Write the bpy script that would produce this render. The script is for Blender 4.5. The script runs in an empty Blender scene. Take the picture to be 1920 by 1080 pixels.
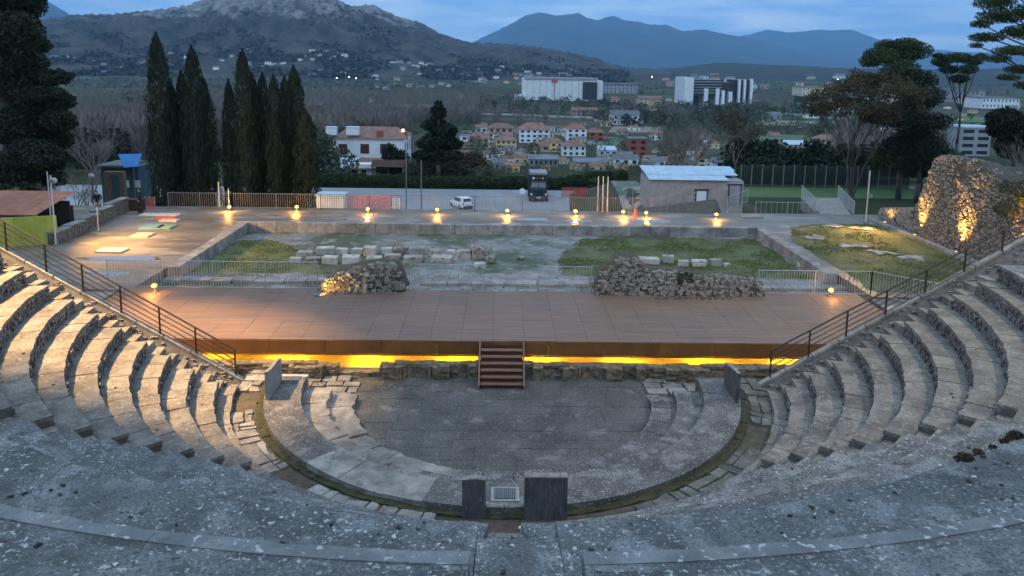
import bpy, math, random
import numpy as np
from mathutils import Vector, Matrix, Euler, noise

R_ = math.radians
scene = bpy.context.scene
col = scene.collection
rng = random.Random(7)

# ------------------------------------------------------------------ camera
F, CY = 1450.0, 353.0
PITCH, ROLL, YAW = R_(9.106), R_(.85), R_(.95)
CAM = Vector((-.22, -26.3, 12.0))

def ray(u, v):
    a = (u - 960) / F; b = (v - CY) / F
    c, s = math.cos, math.sin
    u2 = a * c(ROLL) + b * s(ROLL); v2 = -a * s(ROLL) + b * c(ROLL)
    fy = c(PITCH) - v2 * s(PITCH); fz = -s(PITCH) - v2 * c(PITCH)
    return Vector((u2 * c(YAW) + fy * s(YAW), -u2 * s(YAW) + fy * c(YAW), fz))

def atz(u, v, z): d = ray(u, v); return CAM + d * ((z - CAM.z) / d.z)
def aty(u, v, y): d = ray(u, v); return CAM + d * ((y - CAM.y) / d.y)
def atx(u, v, x): d = ray(u, v); return CAM + d * ((x - CAM.x) / d.x)

W = ray(960, CY); RX = ray(960 + F, CY) - W; DN = ray(960, CY + F) - W
cam_data = bpy.data.cameras.new('camera'); cam = bpy.data.objects.new('camera', cam_data); col.objects.link(cam)
m3 = Matrix((RX, -DN, -W)).transposed()
cam.matrix_world = Matrix.Translation(CAM) @ m3.to_4x4()
cam_data.sensor_width = 36; cam_data.lens = F / 1920 * 36
cam_data.shift_y = -(540 - CY) / 1920
cam_data.clip_start = .1; cam_data.clip_end = 60000
scene.camera = cam

# ------------------------------------------------------------------ sky, sun, exposure
world = bpy.data.worlds.new('World'); scene.world = world; world.use_nodes = True
wn = world.node_tree; wn.nodes.clear(); L = wn.links.new
def wnode(t, **k):
    n = wn.nodes.new(t)
    for a, b in k.items(): setattr(n, a, b)
    return n
out = wnode('ShaderNodeOutputWorld'); bg = wnode('ShaderNodeBackground')
sky = wnode('ShaderNodeTexSky', sky_type='NISHITA'); sky.sun_disc = False
SUN_EL, SUN_ROT = R_(3), R_(200)
sky.sun_elevation = SUN_EL; sky.sun_rotation = SUN_ROT
sky.dust_density = .3; sky.ozone_density = 3; sky.air_density = 1.2
tc = wnode('ShaderNodeTexCoord'); sep = wnode('ShaderNodeSeparateXYZ'); L(tc.outputs['Generated'], sep.inputs[0])
grad = wnode('ShaderNodeValToRGB'); L(sep.outputs['Z'], grad.inputs[0])
e = grad.color_ramp.elements
e[0].position = 0.0; e[0].color = (.17, .42, .82, 1)
e[1].position = 1.0; e[1].color = (.13, .20, .33, 1)
n = grad.color_ramp.elements.new(.07); n.color = (.21, .45, .82, 1)
n = grad.color_ramp.elements.new(.3); n.color = (.24, .36, .55, 1)
mp = wnode('ShaderNodeMapping'); mp.inputs['Scale'].default_value = (2.6, 2.6, 17); L(tc.outputs['Generated'], mp.inputs[0])
nz = wnode('ShaderNodeTexNoise'); nz.inputs['Scale'].default_value = 2.2; nz.inputs['Detail'].default_value = 8; nz.inputs['Roughness'].default_value = .6
L(mp.outputs[0], nz.inputs['Vector'])
cr = wnode('ShaderNodeValToRGB'); L(nz.outputs[0], cr.inputs[0])
cr.color_ramp.elements[0].position = .40; cr.color_ramp.elements[0].color = (0, 0, 0, 1)
cr.color_ramp.elements[1].position = .66; cr.color_ramp.elements[1].color = (1, 1, 1, 1)
mx = wnode('ShaderNodeMixRGB'); L(cr.outputs[0], mx.inputs[0]); L(grad.outputs[0], mx.inputs[1]); mx.inputs[2].default_value = (.62, .80, .98, 1)
nm = wnode('ShaderNodeMixRGB', blend_type='ADD'); nm.inputs[0].default_value = .03
L(mx.outputs[0], nm.inputs[1]); L(sky.outputs[0], nm.inputs[2])
L(nm.outputs[0], bg.inputs[0]); bg.inputs[1].default_value = 1.0
L(bg.outputs[0], out.inputs[0])
world.cycles.sampling_method = 'AUTOMATIC'

sun_d = bpy.data.lights.new('sun', 'SUN'); sun = bpy.data.objects.new('sun', sun_d); col.objects.link(sun)
sun_d.energy = .5; sun_d.angle = R_(25); sun_d.color = (.62, .78, 1)
sun.rotation_euler = (R_(28), R_(-10), 0); sun.location = (0, 0, 60)

scene.view_settings.view_transform = 'Standard'; scene.view_settings.look = 'None'
scene.view_settings.gamma = 1; scene.view_settings.use_curve_mapping = False
scene.view_settings.exposure = 0.8
scene.cycles.max_bounces = 5; scene.cycles.diffuse_bounces = 3; scene.cycles.glossy_bounces = 2
scene.cycles.volume_bounces = 0; scene.cycles.use_denoising = True
scene.cycles.sample_clamp_indirect = 4

# ------------------------------------------------------------------ helpers
def tag(o, label=None, cat=None, group=None, kind=None):
    if label: o['label'] = label
    if cat: o['category'] = cat
    if group: o['group'] = group
    if kind: o['kind'] = kind
    return o

def thing(name, label, cat, loc=(0, 0, 0), group=None):
    o = bpy.data.objects.new(name, None); col.objects.link(o)
    o.location = loc; o.empty_display_size = .3
    return tag(o, label, cat, group)

def link(o, parent=None):
    col.objects.link(o)
    if parent: o.parent = parent
    return o

def wloc(p):
    v = Vector((0, 0, 0))
    while p: v = v + p.location; p = p.parent
    return v

class MB:
    def __init__(s): s.v = []; s.f = []; s.m = []; s.mi = 0
    def add(s, vs, fs):
        b = len(s.v); s.v.extend([tuple(p) for p in vs])
        for f in fs: s.f.append([b + i for i in f]); s.m.append(s.mi)
        return s
    def box(s, c, d, rz=0, top=1.0):
        hx, hy, hz = d[0] / 2, d[1] / 2, d[2] / 2; cs, sn = math.cos(rz), math.sin(rz); vs = []
        for z in (-1, 1):
            k = top if z > 0 else 1
            for x, y in ((-1, -1), (1, -1), (1, 1), (-1, 1)):
                X, Y = x * hx * k, y * hy * k
                vs.append((c[0] + X * cs - Y * sn, c[1] + X * sn + Y * cs, c[2] + z * hz))
        return s.add(vs, [(0, 3, 2, 1), (4, 5, 6, 7), (0, 1, 5, 4), (1, 2, 6, 5), (2, 3, 7, 6), (3, 0, 4, 7)])
    def b2(s, x0, x1, y0, y1, z0, z1): return s.box(((x0 + x1) / 2, (y0 + y1) / 2, (z0 + z1) / 2), (x1 - x0, y1 - y0, z1 - z0))
    def quad(s, *p): return s.add(p, [tuple(range(len(p)))])
    def prism(s, poly, z0, z1):
        n = len(poly); vs = [(x, y, z0) for x, y in poly] + [(x, y, z1) for x, y in poly]
        return s.add(vs, [tuple(range(n))[::-1], tuple(range(n, 2 * n))] + [(i, (i + 1) % n, n + (i + 1) % n, n + i) for i in range(n)])
    def hull(s, bot, top):
        n = len(bot)
        return s.add(list(bot) + list(top), [tuple(range(n))[::-1], tuple(range(n, 2 * n))] + [(i, (i + 1) % n, n + (i + 1) % n, n + i) for i in range(n)])
    def tube(s, p0, p1, r0, r1=None, n=6, cap=True):
        r1 = r0 if r1 is None else r1
        p0, p1 = Vector(p0), Vector(p1); d = (p1 - p0).normalized()
        a = d.cross(Vector((0, 0, 1)) if abs(d.z) < .9 else Vector((1, 0, 0))).normalized(); b = d.cross(a)
        vs = []
        for p, r in ((p0, r0), (p1, r1)):
            for i in range(n):
                t = 2 * math.pi * i / n; vs.append(p + a * (r * math.cos(t)) + b * (r * math.sin(t)))
        fs = [(i, (i + 1) % n, n + (i + 1) % n, n + i) for i in range(n)]
        if cap: fs += [tuple(range(n))[::-1], tuple(range(n, 2 * n))]
        return s.add(vs, fs)
    def stone(s, c, d, rg, jit=.22, rz=None):
        rz = rg.uniform(0, 6.28) if rz is None else rz
        cs, sn = math.cos(rz), math.sin(rz); vs = []
        for z in (-1, 1):
            for x, y in ((-1, -1), (1, -1), (1, 1), (-1, 1)):
                X = x * d[0] / 2 * (1 + rg.uniform(-jit, jit)); Y = y * d[1] / 2 * (1 + rg.uniform(-jit, jit)); Z = z * d[2] / 2 * (1 + rg.uniform(-jit, jit))
                vs.append((c[0] + X * cs - Y * sn, c[1] + X * sn + Y * cs, c[2] + Z))
        return s.add(vs, [(0, 3, 2, 1), (4, 5, 6, 7), (0, 1, 5, 4), (1, 2, 6, 5), (2, 3, 7, 6), (3, 0, 4, 7)])
    def lathe(s, c, prof, n=10):
        vs = []
        for r, z in prof:
            for i in range(n):
                t = 2 * math.pi * i / n; vs.append((c[0] + r * math.cos(t), c[1] + r * math.sin(t), c[2] + z))
        fs = [(k * n + i, k * n + (i + 1) % n, (k + 1) * n + (i + 1) % n, (k + 1) * n + i) for k in range(len(prof) - 1) for i in range(n)]
        fs += [tuple(range(n))[::-1], tuple(range((len(prof) - 1) * n, len(prof) * n))]
        return s.add(vs, fs)
    def sector(s, r0, r1, t0, t1, z0, z1, n=3, dz=(0, 0, 0, 0), wob=0):
        """ring sector, angles in degrees; dz = top offsets (inner start, inner end, outer start, outer end)"""
        vs = []
        for i in range(n + 1):
            k = i / n; t = R_(t0 + (t1 - t0) * k); c, sn = math.cos(t), math.sin(t)
            ra = r0[0] + (r0[1] - r0[0]) * k if isinstance(r0, tuple) else r0
            if wob: ra += wob * (noise.noise(Vector((ra * c * 2.3, ra * sn * 2.3, z1 * 3))) + .7 * noise.noise(Vector((ra * c * 7, ra * sn * 7, z1))))
            zi = z1 + dz[0] * (1 - k) + dz[1] * k; zo = z1 + dz[2] * (1 - k) + dz[3] * k
            vs += [(ra * c, ra * sn, z0), (ra * c, ra * sn, zi), (r1 * c, r1 * sn, zo), (r1 * c, r1 * sn, z0)]
        fs = []
        for i in range(n):
            a, b = 4 * i, 4 * i + 4
            for j in range(4): fs.append((a + j, a + (j + 1) % 4, b + (j + 1) % 4, b + j))
        fs += [(0, 3, 2, 1), (4 * n, 4 * n + 1, 4 * n + 2, 4 * n + 3)]
        return s.add(vs, fs)
    def build(s, name, mats, parent=None, smooth=False, origin=None):
        me = bpy.data.meshes.new(name)
        if parent is not None: o0 = wloc(parent)
        elif origin is not None: o0 = Vector(origin)
        else:
            xs = [p[0] for p in s.v]; ys = [p[1] for p in s.v]; zs = [p[2] for p in s.v]
            o0 = Vector(((min(xs) + max(xs)) / 2, (min(ys) + max(ys)) / 2, min(zs)))
        me.from_pydata([(p[0] - o0.x, p[1] - o0.y, p[2] - o0.z) for p in s.v], [], s.f)
        mats = mats if isinstance(mats, (list, tuple)) else [mats]
        for m in mats: me.materials.append(m)
        if len(mats) > 1: me.polygons.foreach_set('material_index', s.m)
        if smooth: me.polygons.foreach_set('use_smooth', [True] * len(me.polygons))
        me.update()
        o = bpy.data.objects.new(name, me); link(o, parent)
        if parent is None: o.location = o0
        return o

def fast(name, V, Fc, mats, parent=None, smooth=False, loc=None):
    V = np.asarray(V, float); Fc = np.asarray(Fc, int)
    o0 = np.array(wloc(parent)) if parent is not None else (np.array(loc) if loc is not None else np.array([V[:, 0].mean(), V[:, 1].mean(), V[:, 2].min()]))
    V = V - o0; k = Fc.shape[1]
    me = bpy.data.meshes.new(name)
    me.vertices.add(len(V)); me.vertices.foreach_set('co', V.ravel())
    me.loops.add(Fc.size); me.loops.foreach_set('vertex_index', Fc.ravel())
    me.polygons.add(len(Fc)); me.polygons.foreach_set('loop_start', np.arange(0, Fc.size, k)); me.polygons.foreach_set('loop_total', np.full(len(Fc), k))
    if smooth: me.polygons.foreach_set('use_smooth', np.ones(len(Fc), bool))
    me.update(calc_edges=True)
    me.materials.append(mats)
    o = bpy.data.objects.new(name, me); link(o, parent)
    if parent is None: o.location = o0
    return o

def children(o): return [c for c in bpy.data.objects if c.parent == o]
def copy_thing(root, loc, kids, rz=0, sc=None, label=None, group=None):
    r = root.copy(); col.objects.link(r); r.location = loc; r.rotation_euler = (0, 0, rz)
    if sc: r.scale = sc if isinstance(sc, tuple) else (sc, sc, sc)
    if label: r['label'] = label
    if group: r['group'] = group
    for ch, gs in kids:
        c = ch.copy(); col.objects.link(c); c.parent = r
        for g in gs: d = g.copy(); col.objects.link(d); d.parent = c
    return r
def kids_of(root): return [(c, children(c)) for c in children(root)]

# ------------------------------------------------------------------ materials
def mat(name, c1, c2=None, scale=1.5, rough=.85, bump=.25, bscale=25, specks=(), rnd=.12, metal=0, detail=6, spec=.35, transl=0, stretch=None, crack=None):
    m = bpy.data.materials.new(name); m.use_nodes = True; nt = m.node_tree; N = nt.nodes; l = nt.links.new
    b = N['Principled BSDF']; b.inputs['Roughness'].default_value = rough; b.inputs['Metallic'].default_value = metal
    b.inputs['Specular IOR Level'].default_value = spec
    g = N.new('ShaderNodeNewGeometry'); pos = g.outputs['Position']
    if stretch:
        mpn = N.new('ShaderNodeMapping'); mpn.inputs['Scale'].default_value = stretch; l(pos, mpn.inputs[0]); pos = mpn.outputs[0]
    n1 = N.new('ShaderNodeTexNoise'); n1.inputs['Scale'].default_value = scale; n1.inputs['Detail'].default_value = detail; n1.inputs['Roughness'].default_value = .62; l(pos, n1.inputs['Vector'])
    r1 = N.new('ShaderNodeValToRGB'); r1.color_ramp.elements[0].position = .35; r1.color_ramp.elements[1].position = .65
    r1.color_ramp.elements[0].color = (*c1, 1); r1.color_ramp.elements[1].color = (*(c2 or c1), 1); l(n1.outputs[0], r1.inputs[0])
    cur = r1.outputs[0]
    for (sc, lo, hi, cc, *amt) in specks:      # blotches of another colour
        n2 = N.new('ShaderNodeTexNoise'); n2.inputs['Scale'].default_value = sc; n2.inputs['Detail'].default_value = 4; n2.inputs['Roughness'].default_value = .55
        ofs = N.new('ShaderNodeVectorMath'); ofs.operation = 'ADD'; ofs.inputs[1].default_value = (sc * 3.1, sc * 1.7, sc * .7); l(pos, ofs.inputs[0]); l(ofs.outputs[0], n2.inputs['Vector'])
        r2 = N.new('ShaderNodeValToRGB'); r2.color_ramp.elements[0].position = lo; r2.color_ramp.elements[1].position = hi
        a = amt[0] if amt else 1
        r2.color_ramp.elements[0].color = (0, 0, 0, 1); r2.color_ramp.elements[1].color = (a, a, a, 1); l(n2.outputs[0], r2.inputs[0])
        fac = r2.outputs[0]
        if len(amt) > 1:       # only inside patches of this larger size
            n4 = N.new('ShaderNodeTexNoise'); n4.inputs['Scale'].default_value = amt[1]; n4.inputs['Detail'].default_value = 3; l(pos, n4.inputs['Vector'])
            r4 = N.new('ShaderNodeValToRGB'); r4.color_ramp.elements[0].position = .44; r4.color_ramp.elements[1].position = .58; l(n4.outputs[0], r4.inputs[0])
            mm_ = N.new('ShaderNodeMath'); mm_.operation = 'MULTIPLY'; l(fac, mm_.inputs[0]); l(r4.outputs[0], mm_.inputs[1]); fac = mm_.outputs[0]
        mxx = N.new('ShaderNodeMixRGB'); l(fac, mxx.inputs[0]); l(cur, mxx.inputs[1]); mxx.inputs[2].default_value = (*cc, 1); cur = mxx.outputs[0]
    if crack:                  # thin dark cracks following a warped cell pattern
        cs_, cw_, ca_ = crack
        nd = N.new('ShaderNodeTexNoise'); nd.inputs['Scale'].default_value = cs_ * 1.6; nd.inputs['Detail'].default_value = 5; l(pos, nd.inputs['Vector'])
        md = N.new('ShaderNodeVectorMath'); md.operation = 'MULTIPLY_ADD'; l(nd.outputs['Color'], md.inputs[0]); md.inputs[1].default_value = (.9 / cs_,) * 3; l(pos, md.inputs[2])
        vo = N.new('ShaderNodeTexVoronoi'); vo.feature = 'DISTANCE_TO_EDGE'; vo.inputs['Scale'].default_value = cs_; l(md.outputs[0], vo.inputs['Vector'])
        rc = N.new('ShaderNodeValToRGB'); rc.color_ramp.elements[0].position = 0; rc.color_ramp.elements[1].position = cw_
        rc.color_ramp.elements[0].color = (ca_, ca_, ca_, 1); rc.color_ramp.elements[1].color = (0, 0, 0, 1); l(vo.outputs['Distance'], rc.inputs[0])
        n5 = N.new('ShaderNodeTexNoise'); n5.inputs['Scale'].default_value = cs_ * .7; l(pos, n5.inputs['Vector'])
        r5 = N.new('ShaderNodeValToRGB'); r5.color_ramp.elements[0].position = .45; r5.color_ramp.elements[1].position = .6; l(n5.outputs[0], r5.inputs[0])
        m5 = N.new('ShaderNodeMath'); m5.operation = 'MULTIPLY'; l(rc.outputs[0], m5.inputs[0]); l(r5.outputs[0], m5.inputs[1])
        mc = N.new('ShaderNodeMixRGB'); l(m5.outputs[0], mc.inputs[0]); l(cur, mc.inputs[1]); mc.inputs[2].default_value = (.025, .022, .018, 1); cur = mc.outputs[0]
    if rnd:
        oi = N.new('ShaderNodeObjectInfo'); mr = N.new('ShaderNodeMapRange'); mr.inputs['To Min'].default_value = 1 - rnd; mr.inputs['To Max'].default_value = 1 + rnd
        l(oi.outputs['Random'], mr.inputs['Value'])
        hv = N.new('ShaderNodeHueSaturation'); l(mr.outputs[0], hv.inputs['Value']); l(cur, hv.inputs['Color']); cur = hv.outputs[0]
    l(cur, b.inputs['Base Color'])
    if bump:
        n3 = N.new('ShaderNodeTexNoise'); n3.inputs['Scale'].default_value = bscale; n3.inputs['Detail'].default_value = 5; l(pos, n3.inputs['Vector'])
        bp = N.new('ShaderNodeBump'); bp.inputs['Strength'].default_value = bump; bp.inputs['Distance'].default_value = .6 / bscale; l(n3.outputs[0], bp.inputs['Height']); l(bp.outputs[0], b.inputs['Normal'])
    if transl:
        tr = N.new('ShaderNodeBsdfTranslucent'); l(cur, tr.inputs[0]); ms = N.new('ShaderNodeMixShader'); ms.inputs[0].default_value = transl
        l(b.outputs[0], ms.inputs[1]); l(tr.outputs[0], ms.inputs[2]); l(ms.outputs[0], N['Material Output'].inputs[0])
    return m

def emis(name, c, s):
    m = bpy.data.materials.new(name); m.use_nodes = True; b = m.node_tree.nodes['Principled BSDF']
    b.inputs['Base Color'].default_value = (*c, 1); b.inputs['Emission Color'].default_value = (*c, 1); b.inputs['Emission Strength'].default_value = s
    return m

def glass(name, c=(.02, .03, .04), rough=.08):
    m = bpy.data.materials.new(name); m.use_nodes = True; b = m.node_tree.nodes['Principled BSDF']
    b.inputs['Base Color'].default_value = (*c, 1); b.inputs['Roughness'].default_value = rough; return m

WH = (.62, .62, .60)
M = {}
M['tier'] = mat('weathered tier concrete', (.115, .100, .082), (.25, .225, .19), scale=.9, bump=.5, bscale=14,
                crack=(.9, .012, .8), specks=((1.6, .50, .62, (.115, .105, .095), .8), (5, .55, .64, (.26, .24, .20), .6), (13, .60, .65, (.46, .45, .42), .7, 1.2), (24, .52, .64, (.07, .065, .058), .7)))
M['near'] = mat('lichen spotted concrete', (.065, .066, .066), (.155, .158, .155), scale=.7, bump=1, bscale=9, rnd=.03, crack=(.55, .008, .85),
                specks=((1.1, .49, .62, (.28, .29, .29), .6), (3.1, .54, .62, (.07, .068, .065), .6), (26, .50, .60, (.06, .058, .055), .65), (12, .61, .635, (.50, .51, .50), .8, .8), (17, .60, .64, (.46, .46, .45), .8, 1.7), (34, .60, .66, (.38, .38, .37), .6), (7, .66, .70, (.035, .033, .03), .9)))
M['neardirt'] = mat('dirt stained concrete', (.045, .045, .044), (.105, .106, .104), scale=.8, bump=1, bscale=9, rnd=.03, crack=(.55, .008, .85),
                specks=((1.3, .50, .62, (.15, .152, .15), .6), (26, .50, .60, (.035, .034, .032), .65), (12, .60, .63, (.46, .47, .46), .85, .9), (17, .595, .635, (.42, .42, .41), .85, 1.4)))
M['nosing'] = mat('pale worn nosing', (.12, .122, .122), (.24, .243, .24), scale=1.1, bump=.7, bscale=10, rnd=.03, specks=((1.3, .5, .62, (.14, .14, .14), .7), (9, .6, .66, (.5, .5, .5), .8), (16, .6, .66, (.1, .1, .1), .6)))
M['rubble'] = mat('riser rubble stone', (.05, .046, .042), (.22, .205, .185), scale=6, bump=.5, bscale=30, specks=((14, .6, .66, (.05, .05, .05)),))
M['mortar'] = mat('dark mortar', (.06, .055, .05), (.12, .11, .10), scale=3)
M['podium'] = mat('podium stone', (.060, .057, .052), (.13, .125, .118), crack=(.8, .012, .8), scale=.9, bump=.5, bscale=16, rnd=.06, specks=((2, .52, .66, (.25, .24, .23), .6), (20, .60, .65, (.46, .46, .44), .8), (28, .54, .64, (.07, .068, .065), .5)))
M['floor'] = mat('orchestra floor stone', (.055, .052, .045), (.105, .10, .088), crack=(.7, .01, .8), scale=.6, bump=.4, bscale=20, rough=.75,
                 specks=((.45, .56, .64, (.035, .03, .027), .6), (22, .60, .66, (.34, .33, .31), .75), (1.2, .58, .68, (.21, .2, .19), .6), (30, .54, .64, (.06, .058, .052), .6)), rnd=.06)
M['flag'] = mat('pale paving flag', (.13, .12, .105), (.29, .275, .25), scale=1.6, bump=.8, bscale=8, crack=(1.4, .02, .9), specks=((2.2, .58, .66, (.12, .11, .10), .6), (9, .62, .7, (.2, .19, .17), .7)), rnd=.2)
M['flagr'] = mat('grey green paving flag', (.07, .07, .055), (.16, .15, .13), scale=1.6, bump=.4, bscale=12, specks=((1.2, .52, .66, (.07, .10, .07), .7), (9, .62, .7, (.4, .39, .37), .7)), rnd=.15)
M['soil'] = mat('damp brown soil', (.05, .038, .028), (.10, .08, .06), scale=3, bump=.6, bscale=14, specks=((2.5, .55, .65, (.04, .055, .02), .8),))
M['moss'] = mat('mossy drain', (.022, .024, .012), (.06, .058, .026), scale=5, bump=.7, bscale=18)
M['slabdark'] = mat('dark upright slab', (.045, .05, .055), (.10, .105, .11), scale=2.5, bump=.35, bscale=14, specks=((6, .6, .68, (.2, .2, .2), .5),), stretch=(3, 3, .7))
M['slabgrey'] = mat('grey upright slab', (.20, .215, .22), (.30, .31, .31), scale=3, bump=.2, bscale=20)
M['metal'] = mat('galvanised steel', (.34, .35, .35), (.44, .45, .45), scale=6, rough=.5, metal=.3, bump=0)
M['railbrown'] = mat('brown painted handrail', (.028, .02, .018), (.05, .035, .03), scale=8, rough=.5, bump=0)
M['coping'] = mat('pale sloping coping', (.17, .155, .13), (.31, .285, .25), scale=3)
M['deck'] = mat('brown stage decking', (.15, .088, .057), (.21, .133, .092), scale=.5, rough=.6, bump=.2, bscale=8, stretch=(1, 14, 14), specks=((.35, .5, .66, (.10, .08, .075), .7), (4, .6, .7, (.23, .16, .12), .5)), rnd=.05, spec=.5)
M['rust'] = mat('rust brown steel fascia', (.13, .055, .014), (.20, .085, .022), scale=1.2, rough=.65, bump=.1, rnd=.1)
M['stair'] = mat('brown stair boards', (.15, .085, .055), (.22, .13, .09), scale=2, rough=.6, bump=.1, stretch=(1, 6, 6))
M['stairdark'] = mat('dark brown stair riser', (.045, .02, .012), (.07, .034, .02), scale=2, rough=.7, bump=.1)
M['brick'] = mat('thin layered stone', (.07, .055, .038), (.24, .19, .14), scale=5, bump=.5, bscale=20, specks=((2.2, .56, .64, (.07, .07, .02), .8),), rnd=.1)
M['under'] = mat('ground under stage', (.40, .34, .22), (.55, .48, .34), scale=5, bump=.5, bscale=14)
M['terrace'] = mat('damp terrace surface', (.085, .075, .06), (.18, .16, .13), scale=.35, rough=.5, bump=.35, bscale=18, detail=8, stretch=(.7, 1.6, 1),
                   specks=((.5, .54, .63, (.25, .225, .19), .8), (3.5, .58, .7, (.09, .08, .07), .7)))
M['mud'] = mat('trampled mud and gravel', (.16, .155, .14), (.33, .32, .30), scale=1.0, bump=.9, bscale=5, rough=.7, detail=9, specks=((.16, .46, .56, (.055, .075, .025), .85), (1.5, .55, .66, (.33, .33, .33), .6), (4, .58, .68, (.05, .05, .045), .7)))
M['lawn'] = mat('rough lawn', (.055, .072, .018), (.135, .150, .045), scale=.9, bump=1, bscale=6, detail=9, specks=((.7, .54, .64, (.15, .135, .10), .7), (2.6, .54, .64, (.16, .145, .10), .5), (4, .56, .66, (.055, .065, .02), .6), (2.2, .66, .71, (.30, .29, .27), .9)))
M['blade'] = mat('grass tufts', (.075, .10, .022), (.18, .195, .055), scale=2, bump=0, rnd=0, transl=.3)
M['kerb'] = mat('old grey kerb stone', (.15, .145, .135), (.32, .31, .29), scale=1.5, bump=.4, bscale=16, rnd=.15, specks=((8, .6, .68, (.12, .11, .1), .6),))
M['block'] = mat('pale ruin block', (.30, .275, .24), (.48, .46, .42), scale=1.5, bump=.5, bscale=12, rnd=.22, specks=((3, .57, .66, (.14, .12, .09), .8),))
M['ruin'] = mat('rubble masonry stone', (.10, .085, .068), (.36, .325, .28), scale=7, bump=.4, bscale=25, specks=((3, .6, .68, (.08, .07, .055), .8),))
M['ruincore'] = mat('dark rubble core', (.045, .038, .03), (.10, .08, .06), scale=4, bump=.8, bscale=10, specks=((1.1, .54, .64, (.06, .065, .02), .8),))
M['wet'] = mat('shallow rain water', (.10, .11, .12), (.13, .14, .15), scale=2, rough=.06, bump=.02, bscale=6, spec=.9)
M['plate'] = mat('pale cover plate', (.42, .38, .32), (.50, .46, .40), scale=3, rough=.6)
M['platered'] = mat('red plastic plate', (.45, .08, .05), (.50, .12, .08), scale=3)
M['plateblue'] = mat('blue green cover plate', (.12, .26, .30), (.18, .33, .36), scale=2, rough=.5)
M['asphalt'] = mat('car park surface', (.19, .20, .205), (.29, .30, .31), scale=.12, rough=.8, bump=.3, bscale=8, detail=9, specks=((.05, .5, .62, (.24, .24, .235), .8), (1.5, .6, .7, (.14, .14, .14), .5)))
M['valley'] = None
M['trunk'] = mat('bark', (.05, .04, .032), (.10, .085, .07), scale=4, bump=.6, bscale=12)
M['cypress'] = mat('cypress foliage', (.008, .014, .007), (.020, .030, .012), scale=1.2, rough=.8, bump=0, rnd=.15, transl=.12)
M['conifer'] = mat('dark conifer foliage', (.007, .015, .008), (.020, .032, .014), scale=.8, rough=.8, bump=0, rnd=.15, transl=.12)
M['pine'] = mat('stone pine needles', (.020, .038, .012), (.055, .085, .028), scale=.8, rough=.8, bump=0, rnd=.15, transl=.15)
M['leafbrown'] = mat('withered brown leaves', (.045, .036, .018), (.10, .082, .042), scale=.6, bump=0, rnd=.2, transl=.2)
M['twig'] = mat('bare grey twigs', (.12, .10, .085), (.23, .20, .175), scale=.5, bump=0, rnd=.2)
M['hedge'] = mat('hedge leaves', (.022, .045, .014), (.06, .09, .03), scale=.8, bump=0, rnd=.1, transl=.15)
M['bush'] = mat('grey green bush', (.045, .055, .032), (.12, .125, .08), scale=.7, bump=0, rnd=.2, transl=.15)
M['white'] = mat('white render wall', (.58, .60, .61), (.76, .77, .77), scale=.4, bump=.05, rnd=.08)
M['cream'] = mat('cream render wall', (.50, .43, .30), (.60, .52, .38), scale=.4, bump=.05, rnd=.1)
M['yellow'] = mat('yellow render wall', (.55, .42, .20), (.62, .50, .28), scale=.4, bump=.05, rnd=.1)
M['pink'] = mat('dusty pink render wall', (.40, .30, .26), (.48, .37, .32), scale=.4, bump=.05, rnd=.1)
M['redwall'] = mat('red brick wall', (.22, .07, .05), (.30, .10, .07), scale=1, bump=.05, rnd=.1)
M['greywall'] = mat('grey wall', (.22, .23, .24), (.32, .33, .34), scale=.4, bump=.05, rnd=.15)
M['rooft'] = mat('brown clay roof', (.15, .085, .065), (.26, .155, .115), scale=.8, bump=.2, bscale=4, rnd=.15)
M['roofg'] = mat('grey sheet roof', (.10, .11, .115), (.17, .18, .19), scale=.5, bump=.05, rnd=.2)
M['roofb'] = mat('pale blue sheet roof', (.30, .42, .50), (.40, .52, .60), scale=1, bump=.1, rough=.4, rnd=.05)
M['dark'] = glass('dark window glass', (.025, .03, .035))
M['black'] = mat('black cladding', (.018, .02, .022), (.035, .037, .04), scale=.3, rough=.4, bump=0)
M['redp'] = mat('red paint', (.45, .05, .03), (.5, .08, .05), rough=.5, bump=0)
M['rednet'] = mat('red plastic barrier', (.50, .07, .06), (.58, .13, .11), rough=.6, bump=0)
M['whitep'] = mat('white paint', (.68, .70, .72), (.74, .75, .76), rough=.35, bump=0, rnd=.03)
M['olive'] = mat('dark military paint', (.02, .026, .028), (.035, .042, .042), rough=.5, bump=0)
M['rubber'] = mat('black rubber', (.015, .015, .015), (.02, .02, .02), rough=.8, bump=0)
M['pole'] = mat('pale painted pole', (.45, .44, .38), (.55, .54, .46), rough=.5, bump=0)
M['polegrey'] = mat('grey lamp post', (.13, .145, .15), (.18, .20, .21), rough=.5, bump=0)
M['yellowpanel'] = mat('yellow green sheet panel', (.42, .44, .07), (.52, .53, .11), scale=2, rough=.5, bump=.1)
M['cloth'] = mat('dark jacket cloth', (.012, .012, .015), (.022, .022, .026), bump=.1)
M['clothpale'] = mat('pale trouser cloth', (.30, .29, .28), (.36, .35, .34), bump=.1)
M['skin'] = mat('skin', (.38, .24, .18), (.42, .27, .20), bump=0)
M['hair'] = mat('dark hair', (.02, .015, .012), (.03, .02, .015), bump=.2)
M['awning'] = mat('blue awning', (.03, .16, .42), (.04, .20, .50), rough=.5, bump=0)
M['archbrown'] = mat('brown stone arch', (.12, .085, .055), (.18, .13, .085), scale=2)
M['globe'] = mat('milky lamp globe', (.6, .6, .6), (.65, .65, .65), rough=.3, bump=0)
M['rustroof'] = mat('rusty red roof sheets', (.28, .11, .07), (.38, .16, .10), scale=1.5, bump=.1)
M['lamp'] = emis('lit warm lamp', (1, .50, .07), 1.7)
M['lampsmall'] = emis('distant lit lamp', (1, .68, .30), 14)
M['fieldg'] = mat('green field', (.05, .10, .03), (.08, .13, .045), scale=.05, bump=0)
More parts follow.
